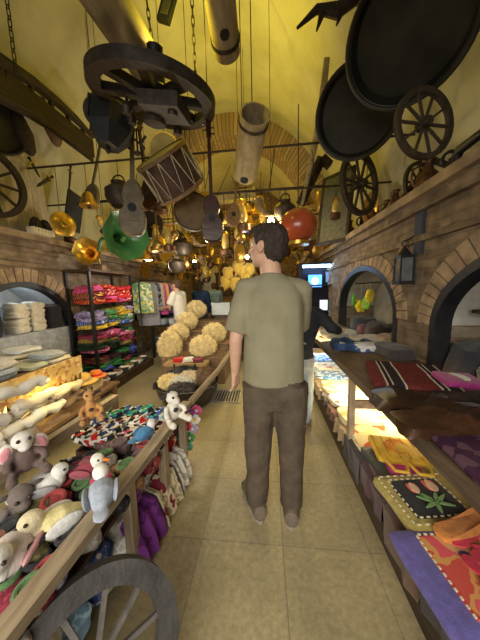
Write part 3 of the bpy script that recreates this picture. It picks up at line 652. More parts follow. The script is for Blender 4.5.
for a, b_ in (((-1.14,1.24,.412),(-.70,1.26,.45)),((-1.14,1.72,.412),(-.70,1.74,.46)),((-1.16,1.24,.412),(-1.14,1.74,.46)),((-.70,1.24,.412),(-.68,1.74,.46))): mb.box(a, b_)
for q in ((-1.13,1.70),(-.73,1.70)): mb.box((q[0],q[1],0),(q[0]+.03,q[1]+.03,.412))
tag(mb.build('slipper_crate', DARKWOOD), 'shallow dark crate holding checked slippers at the far end of the toy table', 'crate')
# coloured pompom bundle hanging off the table end
for i, (px, py, c) in enumerate([(181,418,PINK),(189,413,PURPLE),(195,419,WHITE),(186,426,RED),(193,428,LILAC),(183,434,TEAL),(190,437,GREEN),(184,444,TEAL),(197,410,PINK),(180,428,NAVY),(188,446,(.1,.4,.3))]):
    CN[(.1,.4,.3)] = 'sea green'; p = PY(px, py, 1.72+.010*i); root = thing('knitted_flower', '%s knitted flower in bundle hanging off table end, %s one tied on' % (CN[c], ORD[i]), 'knitted flower', p, 0, 'knitted flowers hanging off the table end')
    b = MB()
    for k_ in range(7): a = 2*PI*k_/7; b.ball((math.cos(a)*.028, -.005*(k_%2), math.sin(a)*.028), (.018,.012,.018), 8, 6)
    b.build('petals', cloth(c), root); b = MB(); b.ball((0,-.014,0), .013, 8, 6); b.build('centre', cloth(rnd.choice([YEL_,WHITE,BLACK])), root)
mb = MB(); mb.tube([PY(186,408,1.72),PY(187,425,1.8),PY(186,448,1.8)], .006, 6); tag(mb.build('hanging_string', cloth(TAN)), 'string carrying the knitted flowers at the toy table end', 'string')
# ---- cart wheel leaning at the bottom left
root = thing('cart_wheel', 'dark iron-tyred wooden cart wheel leaning near the toy table at the front', 'wheel', (-.535,.55,.25), rot=(R(66),0,R(48))); root.scale=(.76,.76,.76)
TYRE = mat('worn_tyre', (.055,.052,.05), rough=.55, var=.3, scale=10, bump=.3)
mb = MB(); mb.ringbox((0,0,0),(0,0,1),.255,.33,.06,56); mb.build('rim', TYRE, root)
mb = MB(); mb.ringbox((0,0,0),(0,0,1),.33,.345,.066,56); mb.build('tyre', TYRE, root)
mb = MB(); mb.lathe([(.03,-.08),(.055,-.07),(.06,0),(.055,.07),(.03,.08)]); mb.build('hub', TYRE, root)
for i in range(10):
    a = 2*PI*i/10; mb = MB(); mb.bar((math.cos(a)*.05,math.sin(a)*.05,0),(math.cos(a)*.26,math.sin(a)*.26,0),.02,.02); mb.build('spoke', mat('spoke_worn', (.12,.11,.10), rough=.5, var=.3), root)
# ---- floor grate
root = thing('floor_grate', 'metal drain grate set in the floor left of the man', 'grate', (-.53, 3.03, .002))
mb = MB()
for a, b_ in (((-.2,-.2,0),(.2,-.17,.012)),((-.2,.17,0),(.2,.2,.012)),((-.2,-.17,0),(-.17,.17,.012)),((.17,-.17,0),(.2,.17,.012))): mb.box(a, b_)
mb.build('frame', mat('grate_steel', (.33,.32,.30), rough=.4, metal=.6), root, smooth=False)
for i in range(9): mb = MB(); mb.box((-.155+.037*i,-.17,0),(-.140+.037*i,.17,.010)); mb.build('bar', MATS['grate_steel'], root, smooth=False)
mb = MB(); mb.box((-.17,-.17,0),(.17,.17,.002)); mb.build('pit', BLACKM if 'BLACKM' in globals() else mat('pit_black', (.01,.01,.01)), root, smooth=False)
# ---- wall table, two tiers
def shelf_unit(label, x0, x1, y0, y1, zl, zu, fm, posts, nm='display_table'):
    r = Vector(((x0+x1)/2, (y0+y1)/2, 0)); t = thing(nm, label, 'table', r)
    for nme, z in (('lower_shelf', zl), ('upper_shelf', zu)): mb = MB(); mb.box(at(r,x0,y0,z-.03), at(r,x1,y1,z)); mb.build(nme, fm, t, smooth=False)
    for px_ in posts:
        for py_ in (y0+.03, (y0+y1)/2, y1-.03): mb = MB(); mb.box(at(r,px_-.025,py_-.025,0), at(r,px_+.025,py_+.025,zu-.03)); mb.build('leg', fm, t, smooth=False)
    return t, r
t, r = shelf_unit('two-tier wooden display table against the left wall with a lace-patterned edge', -2.82, -1.93, .9, 2.25, .33, .76, MIDWOOD, (-1.96, -2.78)); mb = MB(); mb.box(at(r,-1.93,.9,.3), at(r,-1.74,2.25,.33)); mb.box(at(r,-2.6,2.25,.3), at(r,-1.80,2.68,.33)); mb.box(at(r,-1.87,2.6,0), at(r,-1.82,2.65,.3)); mb.build('shelf_extension', MIDWOOD, t, smooth=False)
LACE = pattern('lace_edging', [(.80,.55,.20),(.62,.30,.10),(.85,.70,.38),(.80,.55,.20)], 26, 'vor')
mb = MB(); mb.box(at(r,-1.93,.9,.60), at(r,-1.915,2.25,.775))
mb.build('patterned_edge', LACE, t, smooth=False)
mb = MB()
for i in range(22): y = .93+.06*i; mb.prism([(-.025,0),(.025,0),(0,-.05)], at(r,-1.93,y,.60), (0,1,0), (0,0,1), .012)
mb.build('pointed_fringe', cloth((.78,.52,.2)), t, smooth=False)
# flat folded textiles on the upper tier
cs = [WHITE,(.55,.56,.58),CREAM,(.45,.50,.55),WHITE,(.62,.56,.5),(.66,.66,.62),(.36,.40,.42),WHITE,(.55,.60,.45)]
nmc = ['white','pale grey','cream','blue-grey','white','beige','off-white','slate grey','bright white','pale green']
q = 0
for iy, y in enumerate([1.05,1.32,1.6,1.86,2.1]):
    for ix, x in enumerate([-2.12,-2.45,-2.70]):
        for lay in range(1+(ix+iy)%3):
            i = rnd.randrange(10); h = rnd.uniform(.025,.045); 
            mb = MB(); mb.slab((x+rnd.uniform(-.02,.02), y+rnd.uniform(-.02,.02), .762+lay*.045), .28 if ix<2 else .2, .23, h, rnd.uniform(-.2,.2), wob=.018, seed=q)
            tag(mb.build('folded_textile', cloth(cs[i])), '%s folded textile, %s level, %s pile from near end, %s from edge' % (nmc[i], ORD[lay], ORD[iy], ORD[ix]), 'textile', 'folded textiles on the left wall table'); q += 1
# scarf rolls, hats and cloths on the lower tier
q = 0
for i, (px, py, L, c) in enumerate([(22,388,.5,WHITE),(40,398,.5,(.62,.58,.5)),(22,410,.5,(.50,.47,.42)),(44,412,.5,WHITE),(24,424,.45,(.66,.62,.52)),(58,396,.45,(.5,.42,.33)),(64,404,.5,(.20,.13,.09)),(50,424,.5,(.30,.2,.13)),(14,436,.4,(.6,.57,.5)),(68,388,.4,CREAM),(88,388,.4,(.25,.17,.12))]):
    p = PX(px, py, -1.80-.03*(i%3)); L *= .72; p.y = min(max(p.y, 1.2), 1.95); b = MB(); P = [(rnd.uniform(-.01,.01), -L/2+L*k_/8, .012*math.sin(k_*1.3+i)) for k_ in range(9)]
    b.tube(P, [.035]+[.050+.010*math.sin(k_*2.3+i) for k_ in range(7)]+[.035], 14, flat=.8); b.torus((0,-L/2,0),(0,1,0),.022,.013,14,6)
    o = b.build('rolled_scarf', pattern('knit_roll%d'%(i%5), [c, tuple(v*.72 for v in c), c, tuple(min(1,v*1.15) for v in c)], 60, 'wave', stretch=(1,.5,1))); o.location = p; o.rotation_euler = (0,0,R(-4)); o.data.materials[0] = pattern('knit_roll_c%d'%i, [c, tuple(v*.72 for v in c), c, tuple(min(1,v*1.15) for v in c)], 60, 'wave', stretch=(1,.5,1))
    tag(o, 'rolled knitted scarf on the left wall table, %s in the heap, %s' % (ORD[i], ['white','oatmeal','stone grey','white','cream','fawn','dark brown','brown','oatmeal','cream','umber'][i]), 'scarf', 'rolled scarves on the left wall table')
def hat(label, p, c, band, s=1):
    root = thing('brimmed_hat', label, 'hat', p); root.scale = (s,)*3
    b = MB(); b.lathe([(.16,.0),(.165,.006),(.12,.012),(.095,.02),(.085,.075),(.065,.095),(.0,.092)], n=28); b.build('crown_and_brim', c, root)
    b = MB(); b.lathe([(.0955,.018),(.098,.022),(.094,.045),(.09,.046)], n=28, cap=False); b.build('hat_band', band, root); return root
STRAW = pattern('straw', [(.80,.52,.12),(.68,.40,.08),(.85,.6,.2)], 60, 'wave')
hat('yellow straw hat with a tan band on the left wall table lower tier', PZ(82,382,.46), STRAW, cloth(TAN), .95)
hat('orange felt hat just beyond the yellow straw hat', PZ(96,376,.46), cloth(ORANGE), cloth(RED), .7)
mb = MB(); mb.slab((0,0,0), .30, .22, .055, .3, wob=.05, seed=5); o = mb.build('orange_cloth', cloth((.85,.17,.04))); o.location = PZ(48,392,.47); tag(o, 'bright orange-red cloth crumpled beside the yellow straw hat', 'cloth')
for i, (x, y, c) in enumerate([(-2.2,1.2,WHITE),(-2.2,1.6,CREAM),(-2.15,2.0,(.6,.55,.45)),(-2.08,2.43,(.75,.6,.3)),(-2.42,2.43,ORANGE),(-2.5,1.6,TAN),(-2.55,2.05,YEL_)]):
    CN[(.6,.55,.45)]='oatmeal'; CN[(.75,.6,.3)]='golden'; mb = MB(); mb.slab((x,y,.332), .36,.33,.12,rnd.uniform(-.2,.2),wob=.05,seed=60+i); tag(mb.build('knitted_blanket', cloth(c)), '%s folded blanket under the left wall table, %s from near end' % (CN[c], ORD[i]), 'blanket', 'blankets on the left lower tier')
# row of black and white slippers along the edge beside the walkway
for i in range(9):
    p = Vector((-2.30, 2.95+.16*i, .142))
    c = (BLACK, WHITE)[i%2]; SL.put((p.x, p.y, p.z), (0,0,R(10)), 1.3, '%s slipper on the low step at the rack, %s from the straw hat' % (CN[c], ORD[i]), 'slippers along the rack edge', {'body': cloth(c), 'cuff': cloth(WHITE if i%2==0 else BROWN), 'pompom': cloth(c)})
mb = MB(); mb.box((-2.42,2.85,.0),(-2.20,4.4,.14)); tag(mb.build('low_step', DARKWOOD, smooth=False), 'low dark step along the foot of the textile rack', 'step')
# ---- niche: whitewashed recess with folded white stacks
for k_, (x, px) in enumerate(((-3.02, 17), (-3.02, 34))):
    y = PX(px, 320, x).y
    for lay in range(4):
        mb = MB(); mb.slab((x,y,.952+.09*lay), .2,.185,.088,rnd.uniform(-.1,.1),wob=.03,seed=lay+9*k_)
        tag(mb.build('folded_felt', cloth((.70,.66,.56))), 'white folded felt in the arched recess, %s stack, %s from the bottom' % (('left','right')[k_], ORD[lay]), 'felt', 'folded white felts in the recess')
mb = MB(); mb.box((-3.3,1.96,.56),(-2.88,3.24,.95)); tag(mb.build('niche_plinth', mat('blue_grey_paint', (.40,.44,.50), rough=.8)), 'blue-grey plinth inside the left arched recess', 'plinth')
for k_, y in enumerate((2.28, 3.08)): mb = MB(); mb.slab((-3.05,y,.952), .30,.2,.30,0,wob=.03,seed=k_); tag(mb.build('dark_bundle', cloth(BLACK)), 'black cloth bundle in the recess to the %s of the white felts' % ('left','right')[k_], 'bundle')
# ================================================================ textile rack
x0, x1, y0, y1, zt = -2.83, -2.47, 3.2, 4.25, 1.73
r = Vector(((x0+x1)/2, (y0+y1)/2, 0)); t = thing('textile_rack', 'black metal shelving rack stuffed with colourful folded textiles against the left wall', 'rack', r)
LV = [.17, .52, .88, 1.26]
for (x, y) in ((x0,y0),(x1,y0),(x0,y1),(x1,y1)):
    mb = MB(); mb.box(at(r,x-.018,y-.018,0), at(r,x+.018,y+.018,zt)); mb.build('post', IRON, t, smooth=False)
for z in LV: mb = MB(); mb.box(at(r,x0,y0,z-.012), at(r,x1,y1,z)); mb.build('shelf', IRON, t, smooth=False)
mb = MB(); mb.box(at(r,x0-.02,y0-.04,zt), at(r,x1+.04,y1+.04,zt+.03)); mb.build('top_board', DARKWOOD, t, smooth=False)
shelfcols = [[(MAROON,GREEN),(BLACK,MAROON),(BLUE,PURPLE),(GREEN,BLACK)], [(PINK,WHITE),(GREEN,TEAL),(BLACK,GREEN),(OLIVE,RED),(MAROON,PINK)], [(WHITE,BLACK),(YEL_,NAVY),(BLUE,WHITE),(LILAC,BLUE),(GREEN,PINK)], [(RED,YEL_),(RED,MAROON),(MAROON,YEL_),(PINK,RED),(RED,WHITE)]]
q = 0
for li, z in enumerate(LV):
    for bi, y in enumerate((y0+.16, y0+.45, y0+.74, y0+.94)):
        zz = z+.002; k_ = 0
        while zz < z+.24:
            c, c2 = shelfcols[li][(bi+k_+rnd.randrange(2)) % len(shelfcols[li])]; h = rnd.uniform(.04,.07)
            mb = MB(); mb.slab((0,0,0), .36+rnd.uniform(-.03,.02), .28 if bi<3 else .2, h, rnd.uniform(-.08,.08), wob=.055, seed=q)
            o = mb.build('folded_shawl', pattern('shawl_%s_%s'%(CN[c],CN[c2]), [c, c, c2, c, tuple(v*.6 for v in c)], 5, 'wave', stretch=(1,.4,3))); o.location = ((x0+x1)/2+.02+rnd.uniform(-.01,.03), y, zz)
            tag(o, '%s and %s folded shawl, %s shelf up, %s pile, %s in it' % (CN[c], CN[c2], ORD[li], ORD[bi], ORD[k_]), 'shawl', 'folded shawls on the black rack'); zz += h*1.05; k_ += 1; q += 1
# things on top of the rack
BRASS = mat('brass', (.80,.50,.10), rough=.28, metal=.9, var=.2, bump=.1); OLDB = mat('old_brass', (.42,.27,.08), rough=.4, metal=.85, var=.35, bump=.2); COPPER = mat('dark_copper', (.14,.07,.04), rough=.4, metal=.7, var=.4, bump=.2)
GREENH = mat('green_enamel', (.03,.11,.035), rough=.3, var=.35, scale=6); GREENI = mat('green_enamel_inside', (.25,.42,.10), rough=.35, var=.3, scale=6)
def horn(label, p, rot, s, mo, mi, box):
    root = thing('gramophone', label, 'gramophone', p, rot=rot); root.scale = (s,)*3
    P = []; n = 24
    prof = [(.012,0),(.018,.08),(.03,.16),(.055,.24),(.1,.30),(.165,.345),(.2,.36)]
    for rr, z in prof: P.append([(rr*math.cos(2*PI*i/n)*(1+.06*math.cos(8*2*PI*i/n)*(rr/.2)**2), -z, .10+rr*math.sin(2*PI*i/n)*(1+.06*math.cos(8*2*PI*i/n)*(rr/.2)**2)+.35*z*.4) for i in range(n)])
    mb = MB(); mb.rings(P, False); mb.cur = 1
    Q = [[(a*.97, b_+.004, c*1) for a, b_, c in row] for row in P]; mb.rings(Q, False); o = mb.build('horn', [mo, mi], root)
    if box:
        mb = MB(); mb.box((-.09,-.08,-.11),(.09,.1,-.02)); mb.box((-.10,-.09,-.12),(.10,.11,-.105)); mb.build('case', MIDWOOD, root, smooth=False)
        mb = MB(); mb.tube([(0,0,.1),(0,.07,.09),(0,.09,.03),(0,.05,-.0)], [.012,.014,.014,.016], 10); mb.build('tone_arm', mo, root)
        mb = MB(); mb.lathe([(.075,-.018),(.078,-.014),(.078,-.008),(.0,-.006)]); mb.build('turntable', IRON, root)
    else:
        mb = MB(); mb.tube([(0,0,.1),(0,.06,.1),(0,.09,.06),(0,.09,-.02)], [.012,.014,.016,.02], 10); mb.build('elbow', mo, root)
    return root
horn('small brass gramophone standing on top of the textile rack', (-2.62,3.62,zt+.03+.115), (0,0,R(15)), .95, BRASS, BRASS, True)
p = PY(104,250,3.2); horn('large green gramophone horn hanging over the rack', p, (R(12),R(5),R(62)), 1.5, GREENH, GREENI, False)
# ================================================================ clothes rail and low tables beyond
rt = thing('clothes_rail', 'black metal rail of hanging scarves beyond the textile rack', 'clothes rail', (-2.3,5.2,0))
r = Vector((-2.3,5.2,0)); ra, rb_ = (-2.50,4.6,1.66), (-2.24,5.45,1.66)
mb = MB(); mb.tube([at(r,*ra), at(r,*rb_)], .014, 8); mb.build('rail', IRON, rt)
for p in (ra, rb_): mb = MB(); mb.tube([at(r,*p), at(r,p[0],p[1],0)], .014, 8); mb.tube([at(r,p[0]-.2,p[1],.01), at(r,p[0]+.2,p[1],.01)], .012, 6); mb.build('upright', IRON, rt)
g = [(pattern('floral_scarf',[(.5,.5,.12),(.25,.40,.35),(.7,.66,.4),(.15,.3,.12)],22,'vor'),'green and yellow floral'),(cloth((.22,.22,.16)),'olive grey'),(cloth(GREY),'dark grey'),(pattern('dark_print',[BLACK,(.1,.1,.14),GREY,BLACK],20,'vor'),'black printed'),(cloth((.55,.50,.38)),'sand'),(cloth(PINK),'rose pink'),(cloth((.75,.55,.1)),'golden yellow'),(cloth(PURPLE),'purple'),(cloth(ORANGE),'orange'),(cloth(BLACK),'black')]
for i, (m_, nme) in enumerate(g):
    f_ = (i+.6)/len(g); x = ra[0]+(rb_[0]-ra[0])*f_; y = ra[1]+(rb_[1]-ra[1])*f_; L = (.62,.66,.9,.5,.6,.7,.62,.68,.6,.8)[i]; mb = MB(); rg = []
    for z_, w_, tk in ((0,.02,.01),(.03,.14,.02),(.08,.19,.03),(.3,.2,.035),(.6,.21,.04),(1,.22,.045)):
        rg.append([(math.cos(2*PI*t_/16)*w_*(1+.0*t_), math.sin(2*PI*t_/16)*tk*(1+.5*math.cos(5*2*PI*t_/16+i)), -.04-z_*L) for t_ in range(16)])
    mb.rings(rg); o = mb.build('hanging_scarf', m_); o.location = (x, y, 1.66); o.rotation_euler = (0, 0, R(15)); mb = None
    tag(o, '%s scarf on the clothes rail, %s from the near end' % (nme, ORD[i]), 'scarf', 'scarves on the clothes rail')
    hk = MB(); hk.torus((0,0,-.008),(1,0,0),.022,.003,12,6,a0=-PI/2,a1=PI/2+.8); hk.build('hook', IRON, o)
def lowtable(label, x0, x1, y0, y1, z, fm):
    r = Vector(((x0+x1)/2, (y0+y1)/2, 0)); t = thing('low_table', label, 'table', r)
    mb = MB(); mb.box(at(r,x0,y0,z-.03), at(r,x1,y1,z)); mb.build('table_top', fm, t, smooth=False)
    mb = MB(); mb.box(at(r,x0+.02,y0+.02,.18), at(r,x1-.02,y1-.02,.20)); mb.build('shelf', fm, t, smooth=False)
    for a in (x0+.03, x1-.03):
        for b_ in (y0+.03, y1-.03): mb = MB(); mb.box(at(r,a-.02,b_-.02,0), at(r,a+.02,b_+.02,z-.03)); mb.build('leg', fm, t, smooth=False)
lowtable('low black table below the clothes rail', -2.45, -1.72, 4.85, 5.15+.95, .72, IRON)
i = 0
for y in (5.02,5.3,5.6,5.9):
    for x in (-2.28,-1.92):
        c, nn = ((.30,.36,.40),'blue-grey') if (i%3)==0 else (((.55,.56,.52),'pale grey') if i%3==1 else ((.08,.10,.12),'charcoal'))
        mb = MB(); h = rnd.uniform(.05,.12); mb.slab((0,0,0), .3,.24,h,rnd.uniform(-.1,.1),wob=.015,seed=i); o = mb.build('folded_textile', cloth(c)); o.location = (x,y,.72); tag(o, '%s folded textile below the clothes rail, %s in order from near' % (nn, ORD[i]), 'textile', 'textiles below the clothes rail'); i += 1
for k_ in range(4):
    mb = MB(); x = -2.27 if k_%2 else -1.9; y = 5.15 if k_<2 else 5.7; mb.box((-.15,-.2,0),(.15,.2,.22)); mb.box((-.16,-.21,.2),(.16,.21,.225)); o = mb.build('storage_box', cloth((.05,.06,.08)), smooth=False); o.location = (x,y,.202); tag(o, 'dark storage box under the clothes rail table, %s of four from near' % ORD[k_], 'box', 'dark boxes under the table')
# ================================================================ sheepskin stall, middle
FUR = {}
def furmat(nm, c):
    m_ = mat('fleece_'+nm, c, rough=.95, var=.22, scale=14, bump=.5, spec=.1, sheen=.4); return m_
def fleece(name, label, c, rx, ry, rz, nm, n=900, L=.05, group=None, curl=.6):
    root = thing(name, label, 'sheepskin hat' if name == 'sheepskin_hat' else 'sheepskin', (0,0,0), 0, group)
    b = MB(); b.ball((0,0,0), (rx,ry,rz), 20, 14); o = b.build('hide', furmat(nm, c), root); wrinkle(o, .02, 9)
    b = MB(); rr = random.Random(n)
    for i in range(n):
        z = 1-2*(i+.5)/n; a = i*2.39996; s_ = math.sqrt(1-z*z); d = Vector((s_*math.cos(a), s_*math.sin(a), z)); p = Vector((d.x*rx, d.y*ry, d.z*rz))
        nn = Vector((d.x/rx, d.y/ry, d.z/rz)).normalized(); j = Vector((rr.uniform(-1,1), rr.uniform(-1,1), rr.uniform(-1.3,.6)))
        p = p*(1+.12*noise.noise(p*12)); q = p+nn*L*.6+j*L*.25; e = q+nn*L*.3+j*L*curl; w_ = .0085; x_, y_, _ = frame(nn)
        bi = b.pts([p+x_*w_, p-x_*w_*.5+y_*w_*.8, p-x_*w_*.5-y_*w_*.8, q+x_*w_*.8, q-x_*w_*.4+y_*w_*.6, q-x_*w_*.4-y_*w_*.6, e])
        for f_ in ((0,1,4,3),(1,2,5,4),(2,0,3,5),(3,4,6),(4,5,6),(5,3,6)): b.face([bi+k for k in f_])
    b.build('wool', furmat(nm, c), root, kind='stuff', smooth=False); return root
r = Vector((-1.1,4.2,0)); t = thing('tiered_stand', 'dark wooden tiered stand carrying the sheepskin hats in the middle of the hall', 'stand', r)
for k_, (ya, yb, z) in enumerate(((3.45,3.85,.42),(3.85,4.3,.55),(4.3,4.75,.68),(4.75,5.2,.8))):
    mb = MB(); mb.box(at(r,-1.6,ya,0), at(r,-.62,yb,z-.02)); mb.box(at(r,-1.63,ya-.02,z-.02), at(r,-.59,yb+.02,z)); mb.build('tier', MIDWOOD, t, smooth=False)
for (px, py, Y, rx, ry, rz, nme) in ((170,346,3.6,.17,.18,.235,'tall nearest cream'),(178,333,4.0,.17,.17,.15,'second cream'),(187,321,4.45,.18,.17,.16,'third cream'),(196,309,4.9,.2,.18,.17,'farthest cream'),(203,346,3.62,.195,.18,.165,'near right cream'),(214,333,4.05,.19,.18,.17,'far right cream')):
    p = PY(px, py, Y); o = fleece('sheepskin_hat', '%s sheepskin hat on the tiered stand' % nme, (.80,.66,.34) if px>166 else WHITE, rx*.92, ry*.92, rz*.92, 'cream', 2600, .032); o.location = p
    zt_ = .42 if Y<3.85 else .55 if Y<4.3 else .68 if Y<4.75 else .8
    if p.z-rz > zt_: mb = MB(); mb.cyl((0,0,zt_-p.z),(0,0,-rz*.5),.03,n=10); mb.build('head_stand', MIDWOOD, o)
# wooden chest and wicker box before it
p = PY(188,371,3.3)
root = thing('wooden_chest', 'brown plank chest between the tub and the sheepskin hats', 'chest', (p.x,3.28,0)); mb = MB(); mb.box((-.3,-.1,0),(.3,.1,.36)); mb.build('chest_body', MIDWOOD, root, smooth=False)
mb = MB(); mb.box((-.31,-.11,.36),(.31,.11,.40)); mb.build('lid', wood('tan_wood', (.30,.18,.08), (.45,.30,.14), 'X'), root, smooth=False)
for s_ in (-.15,.15): mb = MB(); mb.box((s_-.012,-.115,.0),(s_+.012,-.108,.40)); mb.build('iron_band', IRON, root, smooth=False)
for k_,(dx,c,L) in enumerate(((-.12,RED,.1),(.02,WHITE,.12),(.16,MAROON,.1))): mb = MB(); mb.slab((0,0,0),.15,.12,.05,.2*k_,wob=.03,seed=k_); o = mb.build('small_purse', cloth(c)); o.location = (p.x+dx,3.28,.402); tag(o, '%s small purse on the plank chest lid' % CN[c], 'purse')
# tub of sheepskins
root = thing('metal_tub', 'wide dark metal tub full of sheepskins on the floor', 'tub', (-1.0,2.86,0)); TUBM = mat('tub_metal', (.06,.055,.05), rough=.4, metal=.6, var=.4)
mb = MB(); mb.lathe([(.24,.0),(.29,.02),(.37,.16),(.40,.27),(.41,.28),(.395,.285),(.355,.15),(.28,.04),(.0,.035)], n=40); mb.build('basin', TUBM, root)
for a in (R(200), R(-20)): mb = MB(); mb.torus((.41*math.cos(a),.41*math.sin(a),.25),(math.cos(a),math.sin(a),0),.04,.008,16,6); mb.build('handle', TUBM, root)
for i, (dx, dy, dz, rx, ry, rz, c, nm) in enumerate(((-.17,-.10,.30,.14,.12,.07,(.78,.66,.38),'cream'),(-.02,-.16,.31,.12,.09,.06,WHITE,'white'),(-.06,.12,.32,.17,.12,.09,BLACK,'black'),(.05,-.02,.33,.12,.1,.06,(.72,.62,.42),'pale'),(.23,.02,.33,.11,.14,.10,(.20,.11,.05),'brown'),(.02,-.24,.28,.14,.09,.06,(.05,.04,.035),'dark'),(-.22,.08,.28,.1,.1,.08,(.05,.04,.035),'dark'))):
    o = fleece('sheepskin', '%s curly sheepskin heaped in the metal tub%s' % (nm, ' by the near rim' if nm=='dark' and i==5 else ' by the back rim' if nm=='dark' else ''), c, rx, ry, rz, nm, 800, .03); o.location = (-1.0+dx, 2.86+dy, dz)
# plain white box and crates further up
for i, (px, py, Y, w_, d_, h, c, lab) in enumerate(((222,306,5.4,.4,.35,.27,(.62,.70,.74),'white styrofoam box on the crates in the middle of the hall'),(228,322,5.4,.5,.4,.3,(.10,.08,.06),'dark crate under the white box'),(240,320,4.9,.22,.3,.25,(.45,.42,.35),'pale carton to the right of the dark crate'))):
    p = PY(px, py, Y); mb = MB(); mb.box((-w_/2,-d_/2,-h/2),(w_/2,d_/2,h/2)); mb.box((-w_/2-.012,-d_/2-.012,h/2-.04),(w_/2+.012,d_/2+.012,h/2)); o = mb.build(('storage_box','crate','carton')[i], cloth(c), smooth=False); o.location = (p.x, p.y, (.58+.3+.135, .58+.15, .58+.125)[i]); tag(o, lab, ('box','crate','carton')[i])
lowtable('long dark counter behind the tiered stand', -1.15, -.35, 4.6, 7.6, .58, DARKWOOD)
for i in range(14):
    c = rnd.choice([WHITE,TAN,BLACK,RED,CREAM,BROWN,GREY]); y = 4.75+.2*i; mb = MB(); mb.slab((0,0,0),.3,.18,rnd.uniform(.04,.14),rnd.uniform(-.3,.3),wob=.03,seed=i+90); o = mb.build('folded_textile', cloth(c)); o.location = (-.55-.1*(i%2), y, .58); tag(o, '%s textile on the dark counter, %s from the near end' % (CN[c], ORD[i]), 'textile', 'textiles on the dark counter')
# ================================================================ right side counter, two tiers
GX = .62; CW = wood('counter_wood', (.10,.065,.04), (.19,.13,.08))
r = Vector((.93, 2.2, 0)); t = thing('market_counter', 'long dark two-tier wooden counter of textiles along the right wall', 'counter', r)
mb = MB(); mb.box(at(r,GX-.02,.25,.77), at(r,1.235,4.3,.80)); mb.build('upper_shelf', CW, t, smooth=False)
mb = MB(); mb.box(at(r,GX-.035,.25,.765), at(r,GX-.018,4.3,.815)); mb.build('edge_strip', wood('edge_strip_wood', (.09,.065,.045),(.17,.125,.085)), t, smooth=False)
mb = MB(); mb.box(at(r,GX-.03,.25,.27), at(r,1.235,4.3,.30)); mb.build('lower_shelf', CW, t, smooth=False)
mb = MB(); mb.box(at(r,GX,.25,0), at(r,GX+.02,4.3,.27)); mb.build('front_panel', wood('panel_wood', (.045,.032,.022),(.09,.065,.045)), t, smooth=False)
for y in (1.72, 3.3):
    mb = MB(); mb.box(at(r,GX-.03,y-.02,.30), at(r,GX+.01,y+.02,.78)); mb.build('post', GREYWOODZ, t, smooth=False)
    mb = MB(); mb.box(at(r,GX,y+.02,.52), at(r,1.23,y+.05,.58)); mb.build('cross_rail', GREYWOOD, t, smooth=False)
# embroidered towels on the lower shelf
EMB1 = pattern('red_embroidery', [(.78,.66,.38),(.80,.70,.45),(.76,.62,.33),(.55,.12,.06)], 13, 'vor'); EMB2 = pattern('blue_print', [(.10,.25,.6),(.2,.4,.75),(.75,.78,.8),(.08,.16,.45)], 16, 'noise'); EMB3 = pattern('white_print', [(.85,.82,.72),(.8,.76,.6),(.55,.2,.2),(.35,.45,.65),(.86,.84,.76)], 20, 'vor')
BW = pattern('pale_linen', [(.82,.74,.52),(.78,.70,.46),(.82,.74,.52),(.7,.45,.22)], 11, 'noise')
low = [(1.66,.36,EMB1,'yellow linen towel with red cross-stitch'),(2.0,.3,BW,'cream linen towel with tan motifs'),(2.3,.3,EMB3,'white towel with small red and blue motifs'),(2.62,.3,BW,'cream patterned linen towel'),(2.95,.3,EMB2,'blue and white printed towel'),(3.3,.34,EMB3,'white flowered towel'),(3.7,.34,EMB2,'blue printed towel beyond the second post'),(4.0,.3,EMB3,'white flowered towel at the far end')]
for i, (y, w_, m_, lab) in enumerate(low):
    for lay in range(2):
        mb = MB(); mb.slab((0,0,0), .54, w_, .02, rnd.uniform(-.12,.12), wob=.012, seed=i*2+lay); o = mb.build('embroidered_towel', m_ if lay else BW); o.location = (.89,y,.302+lay*.024)
        tag(o, ('%s spread on the lower right shelf' % lab) if lay else 'cream linen lying beneath the %s' % lab, 'towel', 'towels on the lower right shelf')
# slippers / cloth edges overhanging the front of the shelf
for i in range(9):
    y = 1.9+.26*i; c = [(.35,.25,.15),(.2,.1,.08),(.15,.12,.12),(.5,.4,.25)][i%4]; nn = ['tan','dark red-brown','charcoal','sand'][i%4]
    mb = MB(); rg = []
    for k_ in range(7):
        yy = y-.12+.24*k_/6; w = .014*math.sin(k_*2.2+i); rg.append([(GX+.06,yy,.302),(GX-.035+w,yy,.30),(GX-.045+w,yy,.20+w+.03*(i%3)),(GX-.038+w,yy,.20+w+.03*(i%3)),(GX-.033,yy,.297),(GX+.06,yy,.3005)])
    mb.rings(rg); tag(mb.build('hanging_cloth', cloth(c)), '%s cloth over the lower right shelf edge, %s along' % (nn, ORD[i]), 'cloth', 'cloths over the lower right shelf edge')
# ---- handbags
def tulip(mb, c, s, ex, ey, n_):
    pass
def bag(name, label, cx, cy, w_, d_, rz, body, th=.03, handle=None, fold=0, z=.34):
    root = thing(name, label, 'bag', (cx,cy,z), rz)
    mb = MB(); mb.slab((0,0,0), w_, d_, th, 0, wob=.008, seed=int(cx*100), nx=14, ny=10, e=22); mb.build('bag_body', body, root)
    if handle:
        for s_ in (-1,1):
            mb = MB(); mb.tube([(w_*.2*s_-.05,-d_/2+.04,th+.004),(w_*.2*s_-.06,-d_/2-.02,th+.006),(w_*.2*s_-.03,-d_/2-.10,th-.0),(w_*.2*s_+.03,-d_/2-.10,th-.0),(w_*.2*s_+.05,-d_/2-.02,th+.006),(w_*.2*s_+.05,-d_/2+.04,th+.004)], .009, 8); mb.build('handle', handle, root)
    return root
MUST = cloth((.42,.34,.10)); YB_ = mat('mustard_leather', (.72,.46,.05), rough=.6, var=.15)
